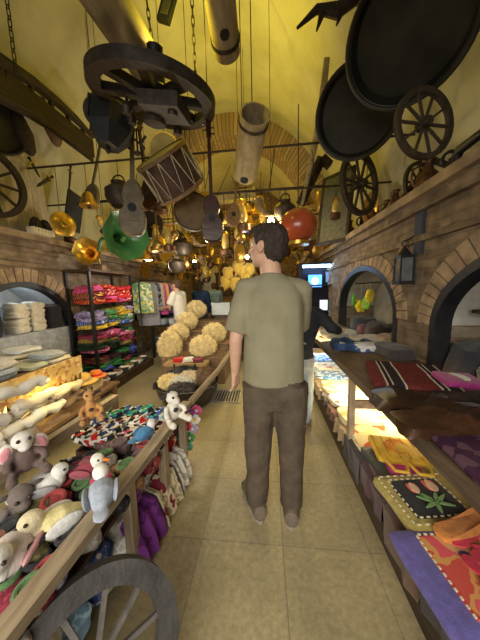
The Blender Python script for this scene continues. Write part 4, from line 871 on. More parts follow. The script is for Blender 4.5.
def stitches(root, w_, d_, z, m_, inset=0, n=8, ox=0, oy=0):
    for (a, b_) in (((-1,-1),(1,-1)),((1,-1),(1,1)),((1,1),(-1,1)),((-1,1),(-1,-1))):
        for i in range(n):
            f_ = (i+.25)/n; g_ = (i+.7)/n; p = Vector((a[0]+(b_[0]-a[0])*f_, a[1]+(b_[1]-a[1])*f_)); q = Vector((a[0]+(b_[0]-a[0])*g_, a[1]+(b_[1]-a[1])*g_))
            mb = MB(); mb.bar((ox+p.x*w_/2, oy+p.y*d_/2, z), (ox+q.x*w_/2, oy+q.y*d_/2, z), .006, .004); mb.build('stitch', m_, root)
def petal(mb, c, ang, L, W, z, t=.004):
    pts = []; 
    for i in range(14): a = 2*PI*i/14; u = math.cos(a)*L/2; v = math.sin(a)*W/2*(1-.35*math.cos(a)); pts.append((c[0]+u*math.cos(ang)-v*math.sin(ang), c[1]+u*math.sin(ang)+v*math.cos(ang)))
    mb.rings([[(x,y,z) for x,y in pts], [(x,y,z+t) for x,y in pts]])
# tulip bag, placed where the lower shelf passes the man
STITCH = cloth((.75,.70,.5))
c_ = PZ(428,498,.38)
tb = bag('tulip_bag', 'mustard felt bag with two pink tulips on a black square panel', c_.x+.02, c_.y+.0, .42, .30, R(8), MUST, .04, None, z=.345)
mb = MB(); mb.slab((-.03,0,.041), .25, .21, .006, 0, wob=.002, nx=8, ny=8, e=30); mb.build('black_panel', cloth((.02,.02,.022)), tb); stitches(tb, .25, .21, .051, STITCH, ox=-.03); stitches(tb, .38, .265, .047, STITCH, n=10)
for (cx, cy, s_) in ((-.06,.045,1.0),(.035,.055,1.2)):
    for da, c in ((-35,(.80,.16,.10)),(35,(.80,.16,.10)),(0,(.9,.62,.42))):
        mb = MB(); petal(mb, (cx+.014*math.sin(R(-da))*s_, cy), R(90+da*.6), .062*s_, .034*s_, .051 if da else .054); mb.build('tulip_petal', cloth(c), tb)
    mb = MB(); mb.bar((cx,cy-.028,.052),(-.02,-.07,.052),.005,.004); mb.build('tulip_stem', cloth((.10,.30,.08)), tb)
for a, L in ((150,.08),(30,.085),(200,.07),(-20,.07),(120,.05),(60,.05),(250,.05)):
    mb = MB(); petal(mb, (-.015+.04*math.cos(R(a)), -.04+.035*math.sin(R(a))), R(a), L, .016, .052); mb.build('tulip_leaf', cloth((.22,.40,.14)), tb)
# violet bag with rose
c_ = PZ(468,590,.36)
vb_ = bag('rose_bag', 'violet felt bag with a large red rose panel at the near end', c_.x+.06, c_.y+.03, .44, .34, R(6), cloth((.13,.11,.36)), .035, None, z=.345)
mb = MB(); mb.slab((.03,.01,.036), .31, .26, .006, 0, wob=.002, nx=8, ny=8, e=30); mb.build('rose_panel', pattern('rose_panel', [(.62,.10,.08),(.70,.35,.12),(.75,.12,.15),(.72,.42,.2)], 9, 'noise'), vb_); stitches(vb_, .31, .26, .046, STITCH, ox=.03, oy=.01, n=12)
for k_ in range(9):
    a = 2.4*k_; rr = .012+.011*k_; mb = MB(); petal(mb, (.05+rr*math.cos(a), .03+rr*math.sin(a)), a+PI/2, .05+.006*k_, .03+.003*k_, .046+.001*(9-k_), .005); mb.build('rose_petal', cloth([(.75,.05,.10),(.60,.03,.07),(.82,.16,.18)][k_%3]), vb_)
# crossing orange ruffle between them
mb = MB(); mb.slab((0,0,0), .30,.07,.03,0,wob=.02,seed=4); o = mb.build('orange_bag', cloth((.62,.24,.06))); p = PZ(452,532,.36); o.location = (p.x+.05,p.y,.385); o.rotation_euler=(0,0,R(20)); tag(o, 'folded orange felt bag tucked between the tulip bag and rose bag', 'bag')
# yellow leather bag on the pink one
c_ = PZ(402,460,.36)
bag('pink_bag', 'bright pink leather bag under the yellow handbag', c_.x+.06, c_.y-.02, .34, .27, R(-8), mat('pink_leather', (.62,.06,.28), rough=.5, var=.15), .035, None, z=.345)
yb = bag('yellow_handbag', 'yellow leather handbag with looped handles lying on the pink bag', c_.x-.01, c_.y+.03, .28, .23, R(-8), YB_, .035, YB_, z=.385)
for k_ in range(3): mb = MB(); mb.torus((0,.01,.036),(0,0,1),.025+.02*k_,.004,28,6); mb.build('red_motif', cloth((.75,.16,.03)), yb)
for k_ in range(5): mb = MB(); mb.tube([(-.13+.055*k_,-.10,.037),(-.125+.055*k_,.10,.038)], .0035, 6); mb.build('pleat', mat('mustard_dark', (.5,.3,.03)), yb)
c_ = PZ(370,462,.36); bag('grey_pouch', 'dark grey leather pouch beside the yellow handbag at the shelf edge', .68, c_.y-.02, .1, .36, R(4), mat('grey_leather', (.08,.085,.08), rough=.5), .05, None, z=.31)
c_ = PZ(440,475,.36); bag('mustard_purse', 'small fringed mustard purse between the pink bag and tulip bag', c_.x, c_.y, .2, .1, R(0), MUST, .04, None, z=.345)
# felt lying underneath, near end, with layered edges
for i, (y, d_, c, nn) in enumerate(((.55,.55,(.20,.10,.14),'plum'),(.58,.5,(.36,.28,.22),'taupe'),(1.05,.4,(.12,.10,.09),'charcoal'),(1.35,.3,(.2,.12,.12),'mahogany'))):
    mb = MB(); mb.slab((.92,y,.301+.012*(i%2)), .6, d_, .012, R(2*(i%2)), wob=.012, seed=i+20); tag(mb.build('felt_sheet', cloth(c)), '%s felt sheet under the handbags on the lower right shelf' % nn, 'felt')
for i in range(5):
    mb = MB(); y0_ = .30+.29*i; rg = []
    for k_ in range(6):
        yy = y0_+.29*k_/5; w = .014*math.sin(k_*2.5+i); rg.append([(GX+.05,yy,.312),(GX-.03+w,yy,.308),(GX-.04+w,yy,.14+.05*(i%2)),(GX-.034+w,yy,.14+.05*(i%2)),(GX-.038,yy,.302),(GX+.05,yy,.306)])
    mb.rings(rg); c, nn = [((.10,.05,.06),'maroon'),((.05,.04,.04),'black'),((.16,.10,.07),'brown')][i%3]; tag(mb.build('hanging_cloth', cloth(c)), '%s cloth falling from the near lower right shelf, %s from the camera end' % (nn, ORD[i]), 'cloth', 'cloths at the near right shelf edge')
# ---- upper tier
STRI = None
def striped(nm, cols, period, ax='Y'):
    m, nt, b = newmat(nm); tc = nt.nodes.new('ShaderNodeTexCoord'); sp = nt.nodes.new('ShaderNodeSeparateXYZ'); nt.links.new(tc.outputs['Object'], sp.inputs[0])
    mu = nt.nodes.new('ShaderNodeMath'); mu.operation = 'DIVIDE'; mu.inputs[1].default_value = period; nt.links.new(sp.outputs['XYZ'.index(ax)], mu.inputs[0])
    fr = nt.nodes.new('ShaderNodeMath'); fr.operation = 'FRACT'; nt.links.new(mu.outputs[0], fr.inputs[0])
    r_ = ramp(nt, fr.outputs[0], cols); r_.color_ramp.interpolation = 'CONSTANT'
    v = nt.nodes.new('ShaderNodeTexVoronoi'); v.inputs['Scale'].default_value = 70; nt.links.new(tc.outputs['Object'], v.inputs['Vector'])
    mi = nt.nodes.new('ShaderNodeMix'); mi.data_type = 'RGBA'; mi.blend_type = 'MULTIPLY'; mi.inputs[0].default_value = .55; nt.links.new(r_.outputs[0], mi.inputs[6]); nt.links.new(v.outputs['Distance'], mi.inputs[7])
    mi2 = nt.nodes.new('ShaderNodeMix'); mi2.data_type = 'RGBA'; mi2.blend_type = 'ADD'; mi2.inputs[0].default_value = .0
    nt.links.new(mi.outputs[2], b.inputs['Base Color']); b.inputs['Roughness'].default_value = .95; b.inputs['Specular IOR Level'].default_value = .1; return m
RUG1 = striped('kilim_stripes', [(0,(.20,.045,.04)),(.38,(.75,.70,.62)),(.42,(.05,.03,.03)),(.50,(.75,.70,.62)),(.53,(.05,.035,.04)),(.74,(.75,.70,.62)),(.78,(.20,.045,.04))], .26, 'X')
p = [PZ(x,y,.83) for x,y in ((350,368),(405,352),(455,378),(392,396))]
for i, (px, py, w_, d_, rz, m_, nm, lab) in enumerate((
    (408,374,.46,.50,R(-16),RUG1,'kilim_rug','folded kilim with dark red, black and white stripes on the right counter'),
    (352,345,.40,.34,R(-12),pattern('navy_white_cloth',[(.03,.06,.14),(.05,.09,.2),(.6,.6,.58)],7,'noise'),'folded_blanket','navy blanket with a white edge before the right recess'),
    (338,335,.40,.30,R(10),cloth((.42,.44,.44)),'folded_blanket','pale grey folded blanket at the far end of right counter'),
    (378,340,.30,.36,R(-5),cloth((.38,.33,.28)),'folded_blanket','beige crumpled blanket in front of the right recess'),
    (440,352,.22,.36,0,cloth((.05,.04,.045)),'folded_blanket','black folded blanket beside the wall on the right counter'))):
    c_ = PZ(px,py,.83); mb = MB(); mb.slab((0,0,0), w_, d_, (.035,.07,.08,.06,.08)[i], 0, wob=(.008,.03,.03,.035,.02)[i], seed=i+3, e=(20,5,5,5,6)[i]); o = mb.build(nm, m_); o.location = (min(c_.x, 1.235-w_/2-.01), c_.y, .802); o.rotation_euler = (0,0,rz); tag(o, lab, 'rug' if i==0 else 'blanket')
c_ = PZ(405,375,.83)
# leather jackets thrown across
LEA = mat('brown_leather', (.035,.015,.009), rough=.35, var=.35, scale=8, bump=.3, spec=.5)
for i, (px, py, w_, d_, rz, c, nn) in enumerate(((430,402,.50,.22,R(-8),LEA,'glossy dark brown leather hide folded beside the kilim'),(448,420,.46,.16,R(6),mat('tan_leather', (.05,.022,.011), rough=.4, var=.3),'reddish brown leather hide draped in front of the darker one'),(470,405,.3,.2,R(-10),mat('black_leather', (.03,.02,.018), rough=.4),'black leather hide at the wall behind the brown ones'))):
    c_ = PZ(px,py,.84); mb = MB(); mb.slab((0,0,0), w_, d_, .05+.01*i, 0, wob=.05, seed=i+33, nx=18, ny=12, e=9); o = mb.build('leather_hide', c); o.location = (min(c_.x+.02, .98), c_.y, .803+.0*i); o.rotation_euler = (0,0,rz); tag(o, nn, 'leather')
c_ = PZ(468,378,.86); root = bag('purple_cushion', 'magenta cushion with a white oval beyond the leather hides', min(c_.x,1.12), c_.y, .2,.2,R(-10), cloth((.36,.04,.20)), .06, None, z=.803); mb = MB(); mb.ball((0,0,.063), (.05,.07,.006)); mb.build('white_patch', cloth(WHITE), root)
mb = MB(); mb.slab((0,0,0), .6, .52, .03, 0, wob=.012, seed=77, nx=16); o = mb.build('purple_tablecloth', pattern('purple_speckle', [(.055,.02,.05),(.05,.018,.045),(.06,.022,.055),(.12,.06,.09)], 25, 'vor')); o.location = (.93,.86,.802); tag(o, 'very dark purple cloth spread on the near end of the right counter', 'cloth')
mb = MB(); mb.slab((0,0,0), .58, .3, .025, 0, wob=.012, seed=78); o = mb.build('black_tablecloth', cloth(BLACK)); o.location = (.93,.44,.802); tag(o, 'black cloth on the counter nearest the camera at right', 'cloth')
# ---- recess goods
fl = [((347,302),(.12,.42,.05),'green'),((361,306),(.75,.65,.03),'yellow'),((370,296),(.80,.66,.04),'bright yellow'),((354,300),(.16,.5,.08),'light green'),((342,308),(.65,.05,.22),'pink'),((366,303),(.20,.45,.05),'lime')]
for i, ((px, py), c, nn) in enumerate(fl):
    p = PX(px,py,1.42); root = thing('felt_flower', '%s felt flower hanging in the right arched recess' % nn, 'felt flower', p, rz=R(20*i)); b = MB()
    for k_ in range(6): a = 2*PI*k_/6; b.ball((math.cos(a)*.055,0,math.sin(a)*.055),(.045,.03,.045),10,8)
    b.build('petals', cloth(c), root); b = MB(); b.ball((0,-.02,0),.03,10,8); b.build('centre', cloth(YEL_), root)
mb = MB(); mb.tube([(1.42,2.5,1.46),(1.42,4.1,1.46)], .01, 6); tag(mb.build('hanging_rod', IRON), 'thin iron rod across the right arched recess', 'rod')
for i in range(6): p = PX(fl[i][0][0],fl[i][0][1],1.42); mb = MB(); mb.tube([(1.42,p.y,p.z),(1.42,p.y,1.46)], .003, 5); tag(mb.build('string', cloth(TAN)), 'string holding the %s felt flower in the recess' % fl[i][2], 'string')
for i, (y, h, c, nn) in enumerate(((2.65,.35,(.12,.10,.09),'charcoal'),(2.98,.26,(.28,.20,.16),'brown'),(3.3,.34,(.05,.04,.04),'black'),(3.62,.28,(.14,.05,.06),'maroon'),(3.92,.36,(.06,.06,.08),'navy'))):
    mb = MB(); mb.slab((0,0,0), .34,.28,h,0,wob=.05,seed=i+50); o = mb.build('bag_stack', cloth(c)); o.location = (1.5,y,.552); tag(o, '%s cloth bag standing in the right arched recess' % nn, 'bag')
for i, (y, z, c, nn) in enumerate(((.9,.56,(.03,.03,.04),'black'),(1.2,.56,(.06,.02,.02),'dark red'),(1.5,.56,(.10,.12,.16),'slate blue'),(1.75,.56,(.03,.03,.04),'charcoal'))):
    mb = MB(); mb.slab((0,0,0), .4,.26,.42 if i!=2 else .34,0,wob=.04,seed=i+80); o = mb.build('bag_stack', cloth(c)); o.location = (1.5,y,z); tag(o, '%s cloth bag in the nearest right arched recess' % nn, 'bag')
mb = MB(); mb.box((1.45,.3,1.20),(1.78,1.85,1.225)); tag(mb.build('recess_shelf', DARKWOOD), 'dark shelf board across the nearest right recess', 'shelf')
for i, y in enumerate((1.0,1.3,1.6)): mb = MB(); mb.slab((1.6,y,1.227), .28,.26,.07,0,wob=.03,seed=i); tag(mb.build('folded_cloth', cloth((.18,.03,.05))), 'dark red folded cloth on the recess shelf, %s from the camera' % ORD[i], 'cloth', 'dark red cloths on the recess shelf')
# ---- lantern on the brick pier
p = PX(414,265,1.25); root = thing('wall_lantern', 'old black lantern with a glass side hung on the right brick pier', 'lantern', (1.17,p.y,p.z))
b = MB(); b.box((-.06,-.06,-.16),(.06,.06,-.13)); b.box((-.055,-.055,.06),(.055,.055,.08)); b.build('base_and_top', IRON, root, smooth=False)
b = MB(); b.lathe([(.06,.08),(.03,.12),(.012,.15),(.0,.16)], n=16); b.build('roof', IRON, root)
for sx in (-1,1):
    for sy in (-1,1): b = MB(); b.box((sx*.05-.006,sy*.05-.006,-.13),(sx*.05+.006,sy*.05+.006,.06)); b.build('bar', IRON, root, smooth=False)
b = MB(); b.box((-.045,-.045,-.13),(.045,.045,.06)); b.build('glass', mat('smoked_glass', (.12,.13,.14), rough=.08, spec=.8, bump=0), root, smooth=False)
b = MB(); b.torus((0,0,.18),(0,1,0),.025,.004,16,6); b.bar((0,0,.2),(.08,0,.24),.012,.012); b.build('hanging_ring', IRON, root)
p = PX(405,252,1.25); mb = MB(); mb.box((-.02,-.05,-.07),(.0,.05,.07)); mb.ball((-.02,0,.02),(.012,.03,.04)); o = mb.build('wall_mask', mat('wood_mask', (.35,.19,.08), rough=.6)); o.location = (1.245,p.y,p.z); tag(o, 'small carved wooden plaque left of the wall lantern', 'plaque')
mb = MB(); mb.box((-.016,-.055,-.17),(.0,.055,.17)); mb.box((-.022,-.045,-.16),(-.014,.045,.16)); o = mb.build('wall_tapestry', cloth((.04,.045,.07))); p = PX(418,240,1.25); o.location = (1.248,p.y-.03,p.z+.05); tag(o, 'narrow dark blue hanging above the wall lantern', 'hanging')
# ---- display cabinet with lit screens at the far right
Y0 = 4.75; a = PY(303,330,Y0); b_ = PY(338,262,Y0); r = Vector(((a.x+b_.x)/2, Y0, 0))
root = thing('display_cabinet', 'black display cabinet with blue-white lit screens at the far right', 'cabinet', r); w_ = (b_.x-a.x)/2+.06; H = b_.z
for s_ in (-1,1): mb = MB(); mb.box((s_*w_-.03,-.03,0),(s_*w_+.03,.28,H)); mb.build('side', IRON, root, smooth=False)
mb = MB(); mb.box((-w_,.25,0),(w_,.28,H)); mb.build('back', cloth((.02,.02,.03)), root, smooth=False)
mb = MB(); mb.box((-w_,-.03,H-.03),(w_,.28,H)); mb.build('top', IRON, root, smooth=False)
for z in (.5,.85,H-.42): mb = MB(); mb.box((-w_,-.02,z-.012),(w_,.27,z+.012)); mb.build('shelf', IRON, root, smooth=False)
mb = MB(); mb.tube([(-w_+.06,.05,H-.06),(w_-.06,.05,H-.06)], .016, 10); mb.build('strip_light', emis('cold_tube', (.35,.65,1), 60), root)
def screen(px, py, w2, h2, m_, inner): 
    q = PY(px,py,Y0+.2); mb = MB(); mb.box((-w2-.01,0,-h2-.01),(w2+.01,.02,h2+.01)); o = mb.build('screen_frame', IRON, root, smooth=False); o.location = (q.x-r.x, .2, q.z)
    mb = MB(); mb.box((-w2,-.004,-h2),(w2,.001,h2)); mb.build('screen', m_, o, smooth=False)
    if inner: mb = MB(); mb.ball((0,-.006,0),(w2*.5,.006,h2*.6)); mb.build('figure', emis('screen_white', (.8,.9,1), 3), o)
screen(315,281,.13,.12, emis('screen_blue', (.08,.3,.9), 2.2), True); screen(330,277,.08,.10, emis('screen_dim', (.12,.16,.3), .8), False); screen(326,305,.12,.10, emis('screen_pale', (.65,.8,.9), 1.3), False)
for i in range(7):
    mb = MB(); c = rnd.choice([WHITE,SKY,GREY,PINK,BLACK]); mb.slab((0,0,0), .1,.14,rnd.uniform(.05,.18),0,wob=.02,seed=i); o = mb.build('souvenir', cloth(c)); o.location = (r.x-w_+.12+.1*i if r.x-w_+.12+.1*i < r.x+w_-.06 else r.x, Y0+.1, .862 if i%2 else .512); tag(o, '%s souvenir standing in the lit display cabinet, %s along' % (CN[c], ORD[i]), 'souvenir', 'souvenirs in the lit cabinet')
# ================================================================ hanging from the vault
DK = wood('smoked_wood', (.020,.014,.009), (.055,.037,.022)); LOG = wood('pale_log', (.26,.20,.11), (.46,.37,.22), scale=3); HIDE = mat('drum_skin', (.34,.30,.20), rough=.7, scale=7); DIRON = mat('rusted_iron', (.05,.038,.03), rough=.55, metal=.5, var=.4)
def vault_z(x): return ZV+RH*math.sqrt(max(0, 1-((x-XC)/RV)**2))
def chain(name, p, q, label, r=.02):
    p, q = Vector(p), Vector(q); L = (q-p).length; n = max(3, int(L/(r*2.6))); d = (q-p).normalized(); x, y, _ = frame(d)
    root = thing(name, label, 'chain', p); root['label'] = label
    mb = MB()
    for i in range(n):
        c = d*(L*(i+.5)/n); a = x if i % 2 else y; b_ = y if i % 2 else x; P = []
        for k in range(10): t_ = 2*PI*k/10; P.append(c+d*math.cos(t_)*L/n*.72+b_*math.sin(t_)*r*.5)
        mb.tube(P, r*.16, 5, closed=True)
    o = mb.build('links', DIRON, root); o['kind'] = 'stuff'; return root
# 1 cart-wheel chandelier
wc = PZ(155, 97, 2.75); root = thing('wheel_chandelier', 'big old cartwheel hung flat on chains under the vault, upper left', 'wheel', wc, rot=(R(10), R(9), 0))
mb = MB(); mb.ringbox((0,0,0),(0,0,1),.335,.41,.06,56); mb.build('rim', DK, root)
mb = MB(); mb.ringbox((0,0,0),(0,0,1),.41,.417,.064,56); mb.build('tyre', DIRON, root)
mb = MB(); mb.lathe([(.05,-.17),(.075,-.16),(.08,-.06),(.11,-.03),(.11,.04),(.07,.07),(.06,.14),(.0,.15)]); mb.build('hub', DK, root)
for i in range(8): a = 2*PI*(i+.3)/8; mb = MB(); mb.bar((math.cos(a)*.08,math.sin(a)*.08,0),(math.cos(a)*.345,math.sin(a)*.345,0),.06,.05); mb.build('spoke', DK, root)
mb = MB(); mb.box((-.02,-.20,-.13),(.24,.06,-.05)); mb.build('hub_plate', DIRON, root, smooth=False)
for i, (dx, dy) in enumerate(((-.15,-.1),(-.2,.05),(.1,.18),(.18,-.12))): mb = MB(); mb.lathe([(.03,-.10),(.035,-.06),(.012,-.03),(.008,.0)],(dx,dy,-.05)); mb.build('candle_cup', DIRON, root)
M_ = Matrix.Rotation(R(9),3,'Y') @ Matrix.Rotation(R(10),3,'X')
for i, (lx, ly, tx, ty) in enumerate(((-.12,.36,137,-60),(.2,.32,178,-70))):
    q = wc+M_@Vector((lx,ly,.05)); top = q+Vector((.0,.25*(-1 if i==0 else 0)+.0,0)); top.z = vault_z(q.x)-.02; top.x = q.x-.1*(1-i); chain('hanging_chain', q, top, '%s chain holding up the big flat cartwheel' % ('left','right')[i], .024)
lp = wc+Vector((.0,.05,.32)); root = thing('spot_lamp', 'small round spotlight fixed above the flat cartwheel', 'lamp', lp, rot=(R(200),R(10),0)); mb = MB(); mb.lathe([(.02,.08),(.045,.06),(.055,-.03),(.05,-.035),(.04,.0),(.0,.01)]); mb.build('lamp_housing', IRON, root); mb = MB(); mb.ball((0,0,-.01),(.036,.036,.02)); mb.build('bulb', emis('warm_bulb', (1,.75,.3), 25), root)
# 2..4 hollow logs
def pipe(name, label, cat, p, q, r, m_, inner, bands=(.88,), hole=None, t=.02, r2=None):
    p, q = Vector(p), Vector(q); root = thing(name, label, cat, p); d = q-p; r2 = r2 or r; u = d.normalized(); x, y, _ = frame(u); mb = MB(); rg = []
    for rr, f_ in ((r,0),((r+r2)/2,.5),(r2,1),(r2-t,1),(r-t,.0)): rg.append([d*f_+x*math.cos(2*PI*i/28)*rr+y*math.sin(2*PI*i/28)*rr for i in range(28)])
    mb.rings(rg, False); mb.rings([rg[-1], [v*1 for v in rg[0]]], False); mb.build('log_body', m_, root)
    for f_ in bands: mb = MB(); mb.ringbox(d*f_, u, r+(r2-r)*f_-.002, r+(r2-r)*f_+.008, .025, 28); mb.build('band', DIRON, root)
    if hole: f_, hd = hole; c = d*f_; n_ = (Vector(hd)-u*Vector(hd).dot(u)).normalized(); mb = MB(); mb.cyl(c+n_*(r*.9), c+n_*(r+.004), r*.33, n=20); mb.build('hole', mat('pit_black', (.01,.01,.01)), root)
    return root
pipe('hollow_log', 'long pale hollow log slung under the vault at the upper left', 'log', PY(88,-30,1.45), PY(147,66,2.05), .135, LOG, LOG, (), None)
a = PY(216,-30,1.7); b_ = PY(227,52,2.15); pipe('hollow_log', 'upright pale hollow log with iron band and round hole, top centre', 'log', a, b_, .105, LOG, LOG, (.80,), (.55, EYE-b_))
a = PY(255,114,2.35); b_ = PY(245,175,3.0); pipe('wooden_churn', 'hollow wooden churn with open end and lit inside below the vault', 'churn', a, b_, .135, LOG, LOG, (.1,), (.9, EYE-b_), .015)
for i, p in enumerate((PY(216,-10,1.8), PY(252,104,2.4), PY(243,160,2.9), PY(110,10,1.7))): q = p.copy(); q.z = vault_z(p.x)-.01; mb = MB(); mb.tube([p, q], .005, 5); tag(mb.build('hanging_wire', DIRON), 'wire from the vault to the %s' % ('upright log','churn mouth','churn foot','upper left log')[i], 'wire')
# 5 small strapped case
p = PY(167,8,2.1); mb = MB(); mb.box((-.05,-.02,-.10),(.05,.02,.10)); root = thing('strapped_case', 'small black strapped case hanging near the wheel chains', 'case', p, rot=(0,R(22),0)); mb.build('case_body', IRON, root, smooth=False); mb = MB(); mb.tube([(0,0,.1),(-.01,0,.3),(0,0,.6)], .006, 6); mb.build('strap', DIRON, root); mb = MB(); mb.box((-.03,-.026,-.06),(.03,-.018,.05)); mb.build('front_plate', cloth(BLACK), root, smooth=False)
# 6 big pans
def pan(label, p, r, nrm, m_, depth=.1):
    q_ = Vector(nrm).to_track_quat('Z','Y').to_euler(); root = thing('copper_pan', label, 'pan', p, rot=tuple(q_)); mb = MB(); mb.lathe([(r,0),(r*1.0,.012),(r*.93,-.0),(r*.88,-depth),(r*.5,-depth*1.15),(0,-depth*1.2)], n=48, cap=False); mb.lathe([(r*1.0,.012),(r*1.01,.0),(r*.94,-.01),(r*.90,-depth-.012),(r*.5,-depth*1.15-.012),(0,-depth*1.2-.012)], n=48, cap=False); mb.build('bowl', m_, root)
    mb = MB(); mb.torus((0,0,.006),(0,0,1), r*.985, .014, 48, 8); mb.build('rolled_rim', m_, root)
    mb = MB(); mb.torus((0,r+.03,0),(0,0,1), .05, .009, 16, 6); mb.build('ring_handle', DIRON, root); return root
PANM = mat('blackened_copper', (.035,.032,.022), rough=.5, metal=.45, var=.4, scale=5, bump=.1)
p1 = PY(407,38,1.75); pan('largest blackened round pan hung at the upper right', p1, .345, (EYE-p1)+Vector((-.3,.2,-.5)), PANM)
p2 = PY(357,113,2.35); pan('smaller blackened round pan below the largest one, upper right', p2, .345, (EYE-p2)+Vector((-.5,0,-.2)), PANM, .07)
for p, nn in ((p1,'largest pan'),(p2,'smaller pan')): q = p+Vector((.25,.1,.0)); q.z = vault_z(q.x)-.01; mb = MB(); mb.tube([p+Vector((.1,.05,.3)), q], .008, 5); tag(mb.build('hanging_wire', DIRON), 'wire holding the %s to the vault' % nn, 'wire')
# iron hook and antler-like rack at top
p = PY(330,12,2.2); mb = MB(); mb.tube([(-.25,0,-.08),(-.1,0,.03),(.05,.0,.0),(.2,0,.08),(.35,0,.02)], [.01,.03,.05,.05,.04], 8); mb.tube([(-.05,0,.02),(-.1,0,-.12)], [.03,.006], 8); mb.tube([(.1,0,.02),(.05,0,-.10)], [.03,.006], 8); o = mb.build('wooden_yoke', DK); o.location = p; tag(o, 'dark crooked wooden yoke hanging at the top right of the vault', 'yoke')
# 7 spinning wheels hung beside the right wall
def hoopwheel(label, p, r, rot, n=10, cat='wheel', name='spinning_wheel', m_=None):
    m_ = m_ or MIDWOOD; root = thing(name, label, cat, p, rot=rot); mb = MB(); mb.ringbox((0,0,0),(0,0,1), r*.84, r, r*.14, 36); mb.build('rim', m_, root)
    for i in range(n): a = 2*PI*i/n; mb = MB(); mb.bar((0,0,0),(math.cos(a)*r*.86,math.sin(a)*r*.86,0), r*.07, r*.06); mb.build('spoke', m_, root)
    mb = MB(); mb.cyl((0,0,-r*.2),(0,0,r*.2), r*.13, n=14); mb.build('hub', m_, root); return root
hoopwheel('tall narrow spoked wheel hanging above the right ledge below the pans', PY(360,184,3.0), .34, (R(90),0,R(38)), m_=DK)
hoopwheel('brown spoked wheel hanging at the upper right above the ledge', PY(424,124,1.6), .19, (R(90),0,R(16)), m_=DK)
# 8 davul drum
p = PY(161,155,2.5); ax = Vector((.30,.55,-.62)).normalized(); root = thing('rope_drum', 'large rope-tied drum with pale skin hanging under the cartwheel', 'drum', p); L = .35; r_ = .27; x, y, _ = frame(ax)
mb = MB(); mb.cyl((0,0,0), ax*L, r_, n=36); mb.build('shell', mat('drum_shell', (.06,.03,.02), rough=.5), root)
for f_, nme in ((-.003,'skin'),(L+.003,'skin')): mb = MB(); mb.cyl(ax*(f_-.004), ax*(f_+.004), r_*.97, n=36); mb.build(nme, HIDE, root)
for f_ in (0, L): mb = MB(); mb.ringbox(ax*f_, ax, r_-.005, r_+.018, .035, 36); mb.build('hoop', MIDWOOD, root)
for i in range(12):
    a0, a1, a2 = (2*PI*(i+k)/12 for k in (0,.5,1)); P = [x*math.cos(a)*(r_+.01)+y*math.sin(a)*(r_+.01)+ax*q for a, q in ((a0,0),(a1,L),(a2,0))]; mb = MB(); mb.tube(P, .006, 6); mb.build('rope', cloth((.50,.45,.33)), root)
# 9.. long-necked lutes and fiddles
def lute(name, label, cat, p, rot, s, top, back, shape='fiddle'):
    root = thing(name, label, cat, p, rot=rot); root.scale = (s,)*3; b = MB(); rg = []; n = 40
    def out(a):
        s_ = math.sin(a); c_ = math.cos(a)
        if shape == 'fiddle': w_ = .088-.020*s_-.034*math.exp(-((s_-.12)/.22)**2); return (math.copysign(abs(c_)**.62, c_)*w_, .19*s_)
        return (.10*c_*(1-.25*s_), .16*s_)
    for z, k in ((-.035,.93),(-.02,1),(.02,1),(.035,.93)): rg.append([(out(2*PI*i/n)[0]*k, z, out(2*PI*i/n)[1]*k) for i in range(n)])
    b.rings(rg); b.build('sound_box', back, root); b = MB(); b.rings([[(out(2*PI*i/n)[0]*.9, z, out(2*PI*i/n)[1]*.9) for i in range(n)] for z in (-.0355,-.0385)]); b.build('top_board', top, root)
    b = MB(); b.bar((0,-.025,.13),(0,-.02,.62),.028,.022); b.build('neck', back, root); b = MB(); b.bar((0,-.02,.62),(0,.01,.74),.04,.025); b.ball((0,.01,.75),.024,8,6); b.build('head_stock', back, root)
    for k in range(4): b = MB(); b.cyl((-.045 if k%2 else .045,-.01,.645+.022*k),(0,-.01,.645+.022*k),.006,n=6); b.build('peg', back, root)
    b = MB(); b.cyl((0,-.039,-.0),(0,-.041,.0),.03,n=18); b.build('sound_hole', mat('pit_black',(.01,.01,.01)), root)
    b = MB(); b.box((-.04,-.05,-.09),(.04,-.038,-.08)); b.build('bridge', back, root); return root
DARKV = mat('dark_varnish', (.04,.016,.007), rough=.25, var=.3); GREYV = mat('dusty_varnish', (.12,.09,.05), rough=.5, var=.3)
lute('fiddle', 'dark varnished fiddle hanging neck up beside the drum', 'fiddle', PY(212,219,2.0), (0,0,R(12)), .98, DARKV, DARKV)
lute('guitar', 'dusty grey-brown guitar hanging below the hexagonal lantern', 'guitar', PY(133,209,2.3), (0,R(4),R(20)), 1.35, GREYV, GREYV)
lute('lute', 'dark long-necked lute hanging left of the drum', 'lute', PY(150,195,2.9), (0,R(-6),R(-20)), 1.15, DARKV, DARKV, 'lute')
lute('lute', 'golden brown lute hanging right of the fiddle', 'lute', PY(233,215,3.4), (0,R(8),R(25)), 1.0, MIDWOOD, MIDWOOD, 'lute')
lute('lute', 'small dusty lute hanging above the green horn', 'lute', PY(92,196,3.2), (0,R(18),0), 1.0, GREYV, GREYV, 'lute')
